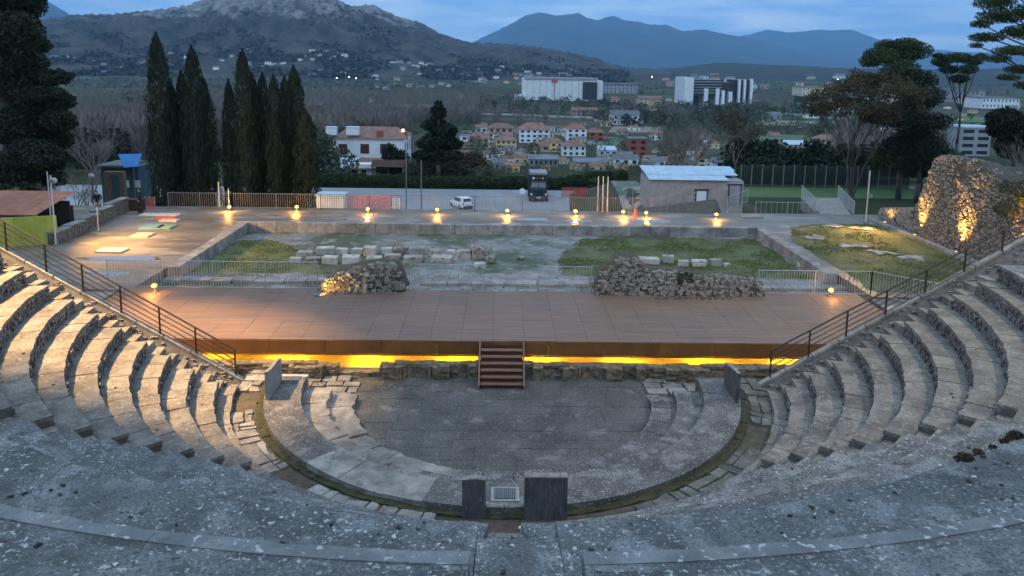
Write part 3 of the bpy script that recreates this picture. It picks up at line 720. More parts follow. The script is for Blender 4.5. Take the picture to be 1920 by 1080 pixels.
# ------------------------------------------------------------------ pulpitum wall with niches
PW = thing('niche_wall', 'low ruined wall of thin layered stone with niches in front of the stage', 'wall', (0, 2.5, -.1))
segs = [(-12.6, -7.2, .44, 0), (-7.2, -6.35, .34, 0), (-6.35, -4.75, .10, 0), (-4.75, -4.2, .40, 0), (-4.2, -1.1, .47, 1), (-1.1, 1.2, .52, 0), (1.2, 4.7, .45, 1), (4.7, 8.0, .42, 1), (8.0, 13.6, .44, 0)]
core = MB(); st = MB()
def layers(x0, x1, y0, y1, h, zb=-.1):
    nl = max(1, int((h - zb) / .085)); dz = (h - zb) / nl
    for q in range(nl):
        x = x0
        while x < x1:
            w = min(rng.uniform(.16, .5), x1 - x)
            if w < .05: break
            yy = y0 + rng.uniform(-.035, .03)
            st.b2(x + .006, x + w - .006, yy, y1, zb + dz * q + .008, zb + dz * (q + 1) - .004 + (rng.uniform(-.03, .03) if q == nl - 1 else 0))
            x += w
for x0, x1, h, ni in segs:
    core.b2(x0 + .002, x1 - .002, 2.24, 2.46, -.12, h + .03)
    layers(x0, x1, 2.14, 2.5, h + .07)
# piers, and curved niches between some of them
piers = [(-12.2, -10.2, .44), (-9.2, -8.75, .42), (-8.2, -6.9, .42), (-4.62, -4.1, .40), (-2.5, -2.05, .47), (-1.35, -.95, .5), (1.15, 1.55, .47), (2.3, 2.7, .44), (4.1, 4.6, .44), (5.15, 5.5, .45), (6.3, 8.0, .43), (8.9, 10.7, .5), (11.4, 13.2, .5)]
for x0, x1, h in piers: layers(x0, x1, 1.84, 2.14, h + .06)
for xc, rad, h in ((-3.3, .78, .45), (3.4, .68, .43)):
    for i in range(9):
        t = math.pi * (i + .5) / 9
        for q in range(7):
            st.stone((xc + rad * math.cos(t), 1.8 + .34 * math.sin(t) + .1, -.06 + q * .085), (.22, .26, .08), rng, .06, rz=t)
core.build('wall_core', M['mortar'], PW); tag(st.build('layered_stones', M['brick'], PW), kind='stuff')

# ------------------------------------------------------------------ stage
tag(MB().b2(-18.5, 18, 2.9, 10.2, -.3, .06).build('under_stage_ground', M['under']), kind='structure')
SG = thing('stage', 'wide brown decked stage with a rust brown steel front', 'stage', (0, 6, .05))
SX0, SX1, SY0, SY1, SZ = -17.9, 17.1, 2.72, 9.55, 1.27
npx, npy = 28, 3; pw = (SX1 - SX0) / npx; pd = (SY1 - SY0) / npy
pb = MB(); nb = 14
for i in range(nb): y0 = i * pd / nb; pb.b2(.005, pw - .005, y0 + .007, y0 + pd / nb - .007, -.028, 0)
proto = pb.build('deck_panel', M['deck'], SG); proto.location = (SX0 - 0, SY0 - 6, SZ - .05)
me = proto.data
for v_ in me.vertices: v_.co = v_.co + Vector((0, 6, .05))
for i in range(npx):
    for j in range(npy):
        o = proto if i == j == 0 else proto.copy()
        if o is not proto: link(o, SG)
        o.location = (SX0 + i * pw, SY0 - 6 + j * pd, SZ - .05 + rng.uniform(-.002, .002)); o.rotation_euler = (rng.uniform(-.002, .002), rng.uniform(-.004, .004), 0)
MB().b2(SX0, SX1, SY0 + .06, SY1, SZ - .2, SZ - .04).build('deck_frame', M['stairdark'], SG)
nf = 16; fw = (SX1 - SX0) / nf
for i in range(nf): MB().b2(SX0 + i * fw + .008, SX0 + (i + 1) * fw - .008, SY0 - .03, SY0 + .03, .72, SZ - .035).build('fascia_panel', M['rust'], SG)
MB().b2(SX0, SX1, SY0 - .05, SY0 + .06, .655, .695).build('bottom_rail', M['rust'], SG)
for i in range(9):
    for yy in (5.6, 8.6): x = SX0 + .6 + i * 4.2; MB().b2(x - .06, x + .06, yy - .06, yy + .06, .06, SZ - .2).build('post', M['rust'], SG)
lm = emis('under stage strip light', (1, .62, .05), 14)
for i in range(10):
    x = -15.5 + i * 3.4
    Ls = thing('strip_light', 'lit yellow strip light under the front edge of the stage', 'strip light', (x, 3.2, .7), 'strip lights under the stage')
    MB().b2(x - .9, x + .9, 3.12, 3.2, 1.0, 1.05).build('housing', M['railbrown'], Ls); MB().b2(x - .88, x + .88, 3.13, 3.19, .97, .995).build('lens', lm, Ls)
    ld = bpy.data.lights.new('under_stage_light', 'AREA'); ld.shape = 'RECTANGLE'; ld.size = .9; ld.size_y = .1; ld.energy = 60; ld.color = (1, .50, .02)
    lo = bpy.data.objects.new('under_stage_light', ld); link(lo, Ls); lo.location = (0, .35, .24); lo.rotation_euler = (R_(12), 0, 0)

# wooden stair up to the stage
ST = thing('stage_stair', 'brown wooden stair leading from the orchestra up to the stage', 'staircase', (-.05, 1.8, 0))
xa, xb = -.90, .80; nst = 7; yb, yt = 1.12, 2.68
for i in range(nst):
    z = SZ * (i + 1) / nst - .02 if i < nst - 1 else SZ - .03
    y0 = yb + (yt - yb) * i / nst; y1 = yb + (yt - yb) * (i + 1) / nst
    if i < nst - 1: MB().b2(xa + .05, xb - .05, y0 - .02, y1 - .0, z - .035, z).build('tread', M['stair'], ST)
    MB().b2(xa + .05, xb - .05, y0 + .02, y0 + .04, z - SZ / nst + .012, z - .04).build('riser', M['stairdark'], ST)
for x in (xa, xb):
    b = MB(); P = [(yb - .12, .0), (yb + .14, .0), (yt, SZ - .4), (yt, SZ - .005), (yt - .12, SZ - .005), (yb - .12, .16)]
    b.hull([(x - .03, y, z) for y, z in P], [(x + .03, y, z) for y, z in P]); b.build('stringer', M['stair'], ST)
# ------------------------------------------------------------------ terrace and sunken court
TZ = 1.25
# outer corners of the court from the kerb line
PX0, PX1, PYB, PYF = -17.55, 17.75, 24.55, 13.7
tr = MB()
tr.b2(-60, PX0, 9.2, 30.3, -.6, TZ); tr.b2(PX1, 60, 9.2, 30.3, -.6, TZ); tr.b2(PX0, PX1, PYB, 30.3, -.6, TZ)
tr.b2(-60, -18.2, .6, 9.2, -.6, TZ - .1); tr.b2(17.6, 60, .6, 9.2, -.6, TZ - .1)
tag(tr.build('terrace', M['terrace']), kind='structure')
tag(MB().b2(PX0, PX1, 9.6, PYB, -.6, .72).build('court_ground', M['mud']), kind='structure')
# lawn patches: court right half, and terrace right side
def sheet(poly, z, name, m, jit=.5, sub=10):
    P = []
    for i in range(len(poly)):
        a, c = poly[i], poly[(i + 1) % len(poly)]
        for k in range(sub):
            t = k / sub; x, y = a[0] + (c[0] - a[0]) * t, a[1] + (c[1] - a[1]) * t
            P.append((x + rng.uniform(-jit, jit), y + rng.uniform(-jit, jit)))
    o = MB().prism(P, z - .03, z).build(name, m); return tag(o, kind='structure')
sheet([(3.4, 14.3), (16.9, 14.3), (16.9, 23.9), (10, 23.9), (5.4, 23.2), (3.4, 18.5)], .728, 'court_lawn', M['lawn'], .22)
sheet([(-16.8, 14.3), (-9.5, 14.3), (-11.2, 18.4), (-14.0, 21.5), (-16.7, 22)], .728, 'court_lawn', M['lawn'], .22)
sheet([(18.3, 9.9), (26.4, 9.9), (26.4, 26.6), (22.5, 26.6), (19.9, 25.5), (18.3, 21)], TZ + .012, 'terrace_lawn', M['lawn'], .2)
# kerb stones
KB = thing('court_kerb', 'raised grey stone kerb framing the sunken court', 'kerb', (0, 19, .7))
def kerbrun(p0, p1, w, z0, z1, L_=1.3):
    d = Vector((p1[0] - p0[0], p1[1] - p0[1], 0)); n = max(1, int(d.length / L_)); a = math.atan2(d.y, d.x)
    for i in range(n):
        c = Vector((p0[0], p0[1], 0)) + d * ((i + .5) / n)
        MB().box((c.x, c.y, (z0 + z1) / 2 + rng.uniform(-.012, .012)), (d.length / n - .02, w + rng.uniform(-.04, .04), z1 - z0), a).build('kerb_stone', M['kerb'], KB)
kerbrun((PX0 - .1, PYB), (PX1 + .1, PYB), .42, .5, 1.37)
kerbrun((-17.2, PYB - .25), (-17.1, 12.9), .62, .45, 1.36); kerbrun((17.4, PYB - .25), (17.35, 12.9), .62, .45, 1.36)
# pavement strip and stone line behind the barrier
for nm_, xx0, xx1, yy in (('left', -17.4, -9.2, 12.6), ('middle', -4.2, 4.3, 12.5), ('right', 12.6, 19, 12.3)):
    S_ = thing('stone_footing', f'pale flush stone footing behind the stage barrier, {nm_} stretch', 'stone footing', (0, yy, .7), 'stone footings behind the stage barrier')
    x = xx0
    while x < xx1:
        w = rng.uniform(.9, 1.8); MB().box((x + w / 2, yy + rng.uniform(-.1, .1), .77), (w - .05, .75, .18), rng.uniform(-.03, .03)).build('footing_stone', M['kerb'], S_); x += w
# puddles
def puddle(cx, cy, rx, ry, z, seed):
    P = []
    for i in range(26):
        t = 2 * math.pi * i / 26; k = 1 + .35 * noise.noise(Vector((math.cos(t) * 1.3, math.sin(t) * 1.3, seed)))
        P.append((cx + rx * k * math.cos(t), cy + ry * k * math.sin(t)))
    tag(MB().prism(P, z - .02, z).build('puddle', M['wet']), kind='structure')
for i, (x, y, rx, ry, z) in enumerate([(-20.6, 14.9, 2.4, .55, TZ), (1.9, 27.1, 1.5, .5, TZ), (5.3, 26.6, 1.1, .35, TZ), (10.4, 26.7, 1.5, .5, TZ), (-2.9, 11.5, .9, .25, .72), (-11, 26.3, 2.2, .3, TZ), (-20, 12.0, 1.2, .3, TZ), (.5, 11.4, 1.3, .15, .72)]):
    puddle(x, y, rx, ry, z + .005, i * 3.3)
# cover plates on the terrace
for (u0, v0, w, d, m, lab) in [(300, 402, 2.6, .8, 'plate', 'long pale cover plate lying on the left terrace near the fence'), (312, 407.5, 1.3, .5, 'platered', 'red plate on the left terrace'), (318, 412.5, 1.2, .7, 'plate', 'small white plate in front of the red one on the left terrace'),
                               (286, 425, 1.4, 1.1, 'plateblue', 'blue plate on the left terrace'), (311, 425, 1.0, 1.1, 'lawnplate', 'green tinted plate touching the blue one'), (268, 440, 1.1, 1.1, 'plate', 'tan square plate in the middle of the left terrace'), (210, 469, 1.5, 1.0, 'plate', 'tan plate beside the puddle on the left terrace'), (1408, 405, 1.4, 1.3, 'kerb', 'grey hatch cover on the right terrace behind the lamp')]:
    if m == 'lawnplate': M[m] = mat('green plate', (.10, .22, .16), (.14, .28, .2), scale=2)
    p = atz(u0, v0, TZ + .06)
    b = MB().box((p.x, p.y, TZ + .045), (w, d, .08), rng.uniform(-.05, .05)); b.box((p.x, p.y, TZ + .092), (w - .12, d - .12, .012)); b.box((p.x + w * .3, p.y, TZ + .105), (.12, .05, .014))
    tag(b.build('cover_plate', M[m]), lab, 'cover plate', 'cover plates on the terrace')
# low slabs showing in the lawn on the right
LS = ['flat stones near the top corner of the right lawn', 'flat stones in the middle of the right lawn', 'flat stones right of the middle of the right lawn', 'flat stones near the right curb of the lawn', 'flat stones close to the slim pole', 'flat stones at the bare left edge of the right lawn']
for i, (u, v) in enumerate([(1560, 425), (1600, 462), (1650, 474), (1706, 484), (1612, 430), (1530, 446)]):
    p = atz(u, v, TZ); b = MB()
    for q in range(4): b.stone((p.x + rng.uniform(-.6, .6), p.y + rng.uniform(-.3, .3), TZ + .04), (.8, .45, .06), rng, .25)
    tag(b.build('sunken_stones', M['kerb']), LS[i], 'flat stones', 'flat stones in the right lawn')

# loose blocks in the court: (u centre, v base, width px, height px, label)
BL = [(553, 494, 22, 12, 'low pale block at the left end of the front row'), (570, 486, 30, 15, 'pale block second in the back row'), (586, 495, 28, 13, 'dark squat block leaning on its neighbour at the left'),
      (618, 496, 30, 16, 'cream block in the front row under the leftmost pair'), (609, 478, 34, 14, 'long flat pale block in the back row'), (641, 478, 24, 13, 'cracked pale block in the back row'), (657, 496, 32, 17, 'square block with a brown face in the front row'), (669, 479, 22, 14, 'small pale block above the brown faced one'),
      (693, 481, 24, 20, 'tall cream block standing in the back row'), (700, 491, 30, 10, 'flat white topped block behind the mound'), (725, 478, 21, 14, 'light square block right of the tall cream one'), (735, 487, 32, 10, 'long white topped block behind the mound'), (751, 479, 24, 17, 'rough dark boulder in the back row'),
      (781, 479, 28, 16, 'large smooth grey block in the back row'), (774, 494, 40, 13, 'long low block in the middle of the front row'), (815, 481, 20, 13, 'pale crumbling block in the back row'), (828, 494, 40, 13, 'long pale block at the right of the front row'), (845, 478, 16, 10, 'small light block behind the long pale one'),
      (870, 486, 24, 18, 'upright block with a brown stain'), (903, 488, 40, 28, 'big mossy boulder at the right end of the row'), (921, 496, 20, 18, 'rounded grey stone below the big mossy boulder'), (900, 503, 22, 11, 'flat stone beside the barrier end'), (976, 488, 16, 10, 'lone dark stone on the bare mud'),
      (1219, 497, 38, 13, 'long pale block behind the right ruin'), (1254, 494, 22, 16, 'weathered stone overgrown with weeds'), (1282, 501, 20, 14, 'small white block behind the right ruin'), (1312, 501, 28, 14, 'flat topped white block behind the right ruin'), (1343, 500, 22, 15, 'cubic pale block behind the right ruin'), (1364, 502, 12, 9, 'broken little stone at the right end'),
      (1512, 503, 26, 12, 'pale slab lying at the corner of the court')]
for u, v, w, h, lab in BL:
    p = atz(u, v, .72); D = p.y + 26.3; k = D / 1450
    sx, sy, sz = w * k, max(.35, w * k * .6), h * k * .95
    rough = .3 if ('boulder' in lab or 'rounded' in lab or 'dark stone' in lab) else .1
    b = MB().stone((p.x, p.y + sy / 2, .70 + sz / 2), (sx, sy, sz), rng, rough, rz=rng.uniform(-.15, .15))
    o = b.build('stone_block', M['ruin'] if 'dark' in lab or 'mossy' in lab or 'boulder' in lab else M['block'])
    bv = o.modifiers.new('b', 'BEVEL'); bv.width = .05 * (2.5 if rough > .2 else 1); bv.segments = 2
    tag(o, lab + ' in the sunken court' if 'court' not in lab else lab, 'stone block', 'ancient blocks laid out in the court')

# rubble ruins at the back of the stage
def ruin(name, lab, outline, y0, y1, zb, m, nst, group, top_soft=.35, sm=(.10, .2), taper=.55):
    """outline: (x, ztop) profile seen from the front; the mass leans back with rounded top"""
    T = thing(name, lab, 'ruined wall', (outline[0][0], y0, zb), group)
    xs = np.linspace(outline[0][0], outline[-1][0], 34); rows = 12; V = []; Fc = []
    def surf(x, s):    # s 0..1 from front foot over the top to the back foot
        zt = lerp_tab(outline, x) - zb
        if s < .45: k = s / .45; y = y0 + (y1 - y0) * .18 * k ** 2; z = zt * .86 * k
        elif s < .7: k = (s - .45) / .25; y = y0 + (y1 - y0) * (.18 + taper * k); z = zt * (.86 + .14 * math.sin(k * math.pi / 2 + .2 * k))
        else: k = (s - .7) / .3; y = y0 + (y1 - y0) * (.18 + taper + (.82 - taper) * k); z = zt * (1 - k ** 1.4)
        nn = noise.noise(Vector((x * 1.7, y * 1.7, z * 1.7)))
        return Vector((x, y + nn * .12, zb + z + nn * .08))
    for x in xs:
        for j in range(rows + 1): V.append(tuple(surf(x, j / rows)))
    n = rows + 1
    for i in range(len(xs) - 1):
        for j in range(rows): a = i * n + j; Fc.append((a, a + n, a + n + 1, a + 1))
    fast('rubble_core', V, Fc, M['ruincore'], T, smooth=True)
    b = MB(); x0, x1 = outline[0][0], outline[-1][0]; x = x0 + .1; st_ = sum(sm) / 2 * 1.12
    while x < x1 - .1:
        s = .02
        while s < top_soft:
            xx = x + rng.uniform(-.35, .35) * st_; ss = s + rng.uniform(-.012, .012); p = surf(xx, max(.01, ss)); w = rng.choice([sm[0] * .7, sm[0], sum(sm) / 2, sm[1], sm[1] * 1.35]) * rng.uniform(.85, 1.1)
            if rng.random() < .9: b.stone((p.x, p.y, p.z), (w, w * .9, w * .72), rng, .2, rz=rng.uniform(-.5, .5))
            q = surf(xx, s + .01); s += .01 * st_ * .85 / max(.01, (surf(xx, s) - q).length)
        x += st_
    tag(b.build('rubble_stones', m, T), kind='stuff')
    return T
def outl(pts, y): return [(aty(u, v, y).x, aty(u, v, y).z) for u, v in pts]
ruin('rubble_mound', 'low rounded rubble ruin lit golden at the back edge of the stage left of centre', outl([(603, 540), (612, 520), (640, 503), (680, 492), (715, 487), (745, 490), (757, 508), (764, 535)], 10), 9.15, 10.9, 1.1, M['ruin'], 800, 'rubble ruins behind the stage', .5)
ruin('ruined_wall', 'long dark rubble ruin with a taller stub at the back of the stage right of centre', outl([(1112, 540), (1122, 505), (1140, 497), (1150, 474), (1196, 472), (1200, 486), (1213, 500), (1260, 502), (1300, 508), (1400, 513), (1418, 520), (1427, 548)], 9.9), 9.0, 10.6, 1.15, M['ruin'], 1900, 'rubble ruins behind the stage', .5, sm=(.09, .17))
p = aty(1285, 522, 9.1); b = MB()
for i in range(40): b.stone((p.x + rng.uniform(-.35, .35), p.y + rng.uniform(-.1, .2), p.z + rng.uniform(-.25, .25)), (.16, .05, .12), rng, .4)
tag(b.build('weed', M['hedge']), 'dark green weed growing on the face of the right rubble ruin', 'weed')
b = MB()
for (u, v, w, r) in [(640, 551, 1.8, .2), (1180, 548, 1.2, .15), (1300, 560, 3.6, .16), (1370, 555, 2, .12)]:
    p = atz(u, v, SZ)
    for i in range(int(w * 16)): b.stone((p.x + rng.uniform(-w / 2, w / 2), p.y + rng.uniform(-r, r), SZ + .012), (.09, .06, .02), rng, .3)
tag(b.build('fallen_grit', M['soil']), kind='stuff')

# ------------------------------------------------------------------ fences
def railing(name, lab, pts, z, h, m, step=.13, post=2.4, group=None, rb=.009, zfun=None, mesh=False):
    T = thing(name, lab, 'railing', (pts[0][0], pts[0][1], z), group)
    bars = MB()
    for (a, c) in zip(pts, pts[1:]):
        a, c = Vector((*a, 0)), Vector((*c, 0)); d = c - a; Ln = d.length; d.normalize()
        zf = zfun or (lambda x, y: z)
        za, zc = zf(a.x, a.y), zf(c.x, c.y)
        n = max(1, int(round(Ln / post)))
        for i in range(n):
            p, q = a + d * (Ln * i / n), a + d * (Ln * (i + 1) / n); zp = za + (zc - za) * i / n; zq = za + (zc - za) * (i + 1) / n
            for hh in (.12, h): MB().tube((p.x, p.y, zp + hh), (q.x, q.y, zq + hh), .018, n=4).build('rail', m, T)
            MB().b2(p.x - .022, p.x + .022, p.y - .022, p.y + .022, zp, zp + h + .03).build('post', m, T)
            nb = int((Ln / n) / step)
            for k in range(1, nb):
                t = k / nb; r = p + (q - p) * t; zz = zp + (zq - zp) * t
                bars.b2(r.x - rb, r.x + rb, r.y - rb, r.y + rb, zz + .12, zz + h)
        MB().b2(c.x - .022, c.x + .022, c.y - .022, c.y + .022, zc, zc + h + .03).build('post', m, T)
    o = bars.build('balusters', m, T); tag(o, kind='stuff')
    return T
g = 'galvanised barriers along the back of the stage'
railing('barrier', 'galvanised barrier behind the left third of the stage', [(-18.9, 9.85), (-8.9, 9.85)], 1.1, 1.4, M['metal'], group=g)
railing('barrier', 'galvanised barrier between the rubble mound and the stage centre', [(-4.5, 9.9), (-.95, 9.9)], .9, 1.55, M['metal'], group=g)
railing('barrier', 'thin wide-barred barrier gap piece at the centre of the stage back', [(-.9, 9.9), (1.7, 9.9)], .9, 1.0, M['metal'], group=g, step=.9)
railing('barrier', 'galvanised barrier between stage centre and the right ruin', [(1.75, 9.9), (4.3, 9.9)], .9, 1.5, M['metal'], group=g)
railing('barrier', 'galvanised barrier right of the long ruin turning back along the terrace', [(12.4, 9.8), (17.9, 9.8), (20.6, 7.2)], 1.1, 1.25, M['metal'], group=g)
railing('terrace_fence', 'long steel railing along the far edge of the terrace', [(-24.4, 29.7), (-19.8, 29.7), (-13.3, 29.7), (-2, 29.7), (12.2, 29.7)], TZ, 1.15, M['polegrey'], step=.16, post=2.7, rb=.011)
railing('ramp_fence', 'left steel railing of the ramp beside the hut', [(16.8, 30.1), (17.6, 33), (20.5, 37)], .9, 1.1, M['metal'], step=.3, group='ramp railings')
railing('ramp_fence', 'steel railing across the lower landing behind the right terrace', [(19.2, 31), (24.0, 30.9)], .9, 1.1, M['metal'], step=.35, group='ramp railings')
railing('ramp_fence', 'left pale railing of the long ramp at the right', [(23.8, 31.2), (25.2, 37.5)], 1.2, 1.1, M['metal'], step=.2, group='ramp railings')
railing('ramp_fence', 'right pale railing of the long ramp at the right', [(26.2, 29.9), (28.4, 37.8)], 1.2, 1.1, M['metal'], step=.2, group='ramp railings')
rp = MB(); rp.hull([(23.9, 30.4, .4), (26.1, 30.0, .4), (28.6, 38, .2), (25.4, 38, .2)], [(23.9, 30.4, 1.26), (26.1, 30.0, 1.26), (28.6, 38, 1.2), (25.4, 38, 1.2)])
tag(rp.build('ramp', M['coping']), kind='structure')
# curb line along the right terrace lawn
K2 = thing('lawn_curb', 'narrow stone curb between the right lawn and the big ruin', 'curb', (26.6, 20, TZ))
for i in range(17): y = 11.5 + i * 1.03; x = 26.75 - (y - 18) * .015; MB().b2(x - .16, x + .16, y, y + .99, TZ - .05, TZ + .17 + rng.uniform(-.01, .01)).build('curb_stone', M['kerb'], K2)
# embankment wedge in front of the hut
b = MB(); b.hull([(8.5, 29.9, .6), (16.6, 29.8, .6), (16.6, 31.4, .6), (8.5, 31, .6)], [(8.5, 30.0, 1.2), (15.6, 30.0, 1.28), (16.9, 33.6, 1.75), (8.5, 30.8, 1.2)])
tag(b.build('grass_bank', M['soil']), kind='structure')

# ------------------------------------------------------------------ big ruin on the right
XR = 27.35
def oy(u, v): p = atx(u, v, XR); return (p.y, p.z)
prof = [oy(1696, 440), oy(1702, 400), oy(1722, 345), oy(1738, 298), oy(1752, 292), oy(1785, 296), oy(1815, 300), oy(1850, 322), oy(1870, 338), oy(1900, 335), oy(1960, 325), oy(2060, 320)]
BR = thing('tall_ruin', 'tall ragged rubble masonry ruin at the right, lit orange from below', 'ruined wall', (XR, 20, 1), None)
yy = [p[0] for p in prof]; ytab = sorted([(p[0], p[1]) for p in prof])
y_lo, y_hi = max(4.5, ytab[0][0]), ytab[-1][0]
V = []; Fc = []; NY, NZ = 60, 26
def rsurf(y, s):
    zt = lerp_tab(ytab, y) - 1.0
    if s < .7: k = s / .7; x = XR + .45 * k; z = zt * k
    else: k = (s - .7) / .3; x = XR + .45 + k * 2.3; z = zt * (1 - .12 * k * k)
    q = Vector((y * .9, z * .9, x * .9)); nn = noise.fractal(q, 1, 2, 4)
    return Vector((x + nn * .09, y, 1.0 + z + (nn * .2 if s > .5 else 0)))
for i in range(NY + 1):
    y = y_lo + (y_hi - y_lo) * i / NY
    for j in range(NZ + 1): V.append(tuple(rsurf(y, j / NZ)))
n = NZ + 1
for i in range(NY):
    for j in range(NZ): a = i * n + j; Fc.append((a, a + 1, a + n + 1, a + n))
ex = len(V)
fast('rubble_core', V, Fc, M['ruincore'], BR, smooth=True)
# closing end face towards the ramp
b = MB(); ye = y_hi; zt = lerp_tab(ytab, ye)
b.b2(XR + .15, XR + 2.6, ye - .5, ye + .1, .8, zt); b.b2(XR + .6, XR + 2.6, y_lo, ye - .6, .8, 1.6); b.build('end_face', M['ruincore'], BR)
b = MB()
grid = [(y_lo + .165 * i + rng.uniform(-.06, .06), .01 + .0188 * j + rng.uniform(-.006, .006)) for i in range(int((y_hi - y_lo) / .165)) for j in range(40)]
for y, s in grid:
    p = rsurf(y, min(.75, max(.005, s))); w = rng.choice([.08, .10, .12, .14, .17]) * rng.uniform(.85, 1.1)
    if s > .6 and noise.noise(Vector((y * .6, p.z * .6, 4))) > .15: continue
    if rng.random() < .12: continue
    if s > .55 and noise.noise(Vector((y * .6, p.z * .6, 4))) > .1 and rng.random() < .8: continue
    b.stone((p.x + .01, p.y, p.z), (w * .8, w, w * .75), rng, .25, rz=rng.uniform(-.3, .3))
tag(b.build('rubble_stones', M['ruin'], BR), kind='stuff')
# plants on its top
V = []; Fc = []
r_ = np.random.RandomState(3)
def leafmass(centers, radii, n, size, rs, flat=0, shell=.55, up=0):
    """n small quads spread through ellipsoids"""
    centers = np.asarray(centers, float); radii = np.asarray(radii, float)
    vol = np.prod(radii, axis=1) ** .67; idx = rs.choice(len(centers), n, p=vol / vol.sum())
    d = rs.normal(size=(n, 3)); d /= np.linalg.norm(d, axis=1)[:, None]
    rr = shell + (1 - shell) * rs.rand(n) ** .6
    c = centers[idx] + d * radii[idx] * rr[:, None]
    a = rs.normal(size=(n, 3)); a[:, 2] = a[:, 2] * (1 - flat) + up; a /= np.linalg.norm(a, axis=1)[:, None]
    b_ = rs.normal(size=(n, 3)); b_ -= (b_ * a).sum(1)[:, None] * a; b_ /= np.linalg.norm(b_, axis=1)[:, None]
    s = size * (.6 + .8 * rs.rand(n))[:, None]; a = a * s; b_ = b_ * s * .55
    V = np.stack([c - a, c - b_ * .9, c + a, c + b_ * .9], 1).reshape(-1, 3)
    return V, np.arange(4 * n).reshape(-1, 4)
cs = []; rd = []
for i in range(26):
    y = rng.uniform(7, 16.5); p = rsurf(y, rng.uniform(.45, .8)); cs.append((p.x, p.y, p.z)); rd.append((.5, .7, .35))
V, Fc = leafmass(cs, rd, 5200, .10, r_)
tag(fast('climbing_weeds', V, Fc, M['bush'], BR), kind='stuff')
T2 = ruin('overgrown_ruin', 'dark overgrown rubble ruin running out of the right edge of the view', outl([(1835, 470), (1842, 400), (1850, 345), (1880, 325), (1920, 318), (1990, 322), (2080, 340), (2100, 470)], 19.5), 18.9, 22, 1.0, M['ruin'], 0, None, .55, sm=(.12, .2))
cs = []; rd = []
for i in range(46):
    u = rng.uniform(1850, 2070); v = rng.uniform(335, 430); p = aty(u, v, 19.2 + rng.uniform(-.2, .4)); cs.append(tuple(p)); rd.append((.6, .35, .35))
V, Fc = leafmass(cs, rd, 9000, .09, r_)
tag(fast('climbing_weeds', V, Fc, M['bush'], T2), kind='stuff')
# lower stub left of it
LW = thing('low_ruin', 'low rubble stub between the lawn curb and the tall ruin', 'ruined wall', (27.4, 26.5, 1))
b = MB(); pr = [(28.6, .35), (27.8, .9), (26.6, 1.0), (25.6, 1.2), (24.4, 1.7)]
b.hull([(27.5, y, .8) for y, h in [(28.8, 0)]] + [(27.5, 24.2, .8), (29.3, 24.2, .8), (29.3, 28.8, .8)], [(27.6, 28.6, 1.9), (27.6, 24.2, 2.7), (29, 24.2, 2.7), (29, 28.6, 2.0)]); b.build('rubble_core', M['ruincore'], LW)
b = MB()
for i in range(700):
    y = rng.uniform(24.3, 28.7); zt = 2.0 + (28.6 - y) * .19
    if rng.random() < .6: b.stone((27.52, y, rng.uniform(1, zt)), (.12, rng.uniform(.12, .25), .14), rng, .25, rz=0)
    else: b.stone((rng.uniform(27.6, 29), y, zt + .02), (.2, .22, .12), rng, .3)
tag(b.build('rubble_stones', M['ruin'], LW), kind='stuff')

# ------------------------------------------------------------------ lamps
def spot_lamp(x, y, z, lab, grp, energy=55, size=.5, tgt=None, color=(1, .46, .075), tall=.34, spot=None):
    T = thing('ground_spotlight', lab, 'spotlight', (x, y, z), grp)
    MB().box((x, y, z + .02), (.22, .22, .04)).build('base', M['polegrey'], T)
    MB().tube((x, y, z + .04), (x, y, z + tall - .08), .02).build('stem', M['polegrey'], T)
    MB().lathe((x, y + .05, z + tall - .1), [(.05, 0), (.12, .05), (.13, .16), (.06, .2)], 10).build('housing', M['polegrey'], T)
    MB().lathe((x, y - .07, z + tall - .12), [(.03, .02), (.10, .05), (.13, .11), (.10, .17), (.03, .21)], 12).build('lens', M['lamp'], T, smooth=True)
    ld = bpy.data.lights.new('spotlight_bulb', 'POINT'); ld.energy = energy; ld.color = color; ld.shadow_soft_size = .10
    lo = bpy.data.objects.new('spotlight_bulb', ld); link(lo, T); lo.location = (0, -.38, tall + .05)
    return T
nm = ['first', 'second', 'third', 'fourth', 'fifth', 'sixth', 'seventh', 'eighth', 'ninth']
for i, (u, v) in enumerate([(431, 396), (557, 396), (690, 400), (820, 401), (951, 403), (1079, 404), (1168, 405), (1211, 407), (1342, 410)]):
    p = atz(u, v, TZ); spot_lamp(p.x, p.y, TZ, f'lit yellow spotlight on the far edge of the terrace, {nm[i]} from the left', 'lit spotlights along the terrace edge', 85)
p = atz(291, 548, SZ); spot_lamp(p.x, p.y, SZ, 'lit spotlight at the back left corner of the stage', 'lit spotlights at the stage corners', 45)
p = atz(1556, 556, SZ); spot_lamp(p.x, p.y, SZ, 'lit spotlight at the back right corner of the stage', 'lit spotlights at the stage corners', 22)
Tm = thing('ground_floodlight', 'flat floodlight box on the stage edge facing the rubble mound', 'floodlight', (-8.6, 8.35, SZ))
MB().box((-8.6, 8.35, SZ + .05), (.2, .14, .09)).build('housing', M['polegrey'], Tm); MB().box((-8.58, 8.425, SZ + .06), (.15, .01, .06)).build('lens', M['lamp'], Tm)
ld = bpy.data.lights.new('mound_bulb', 'SPOT'); ld.energy = 150; ld.color = (1, .58, .14); ld.spot_size = R_(95); ld.spot_blend = .8; ld.shadow_soft_size = .06
lo = bpy.data.objects.new('mound_bulb', ld); link(lo, Tm); lo.location = (.03, .12, .1); lo.rotation_euler = Vector((.95, 1, .25)).to_track_quat('-Z', 'Y').to_euler()
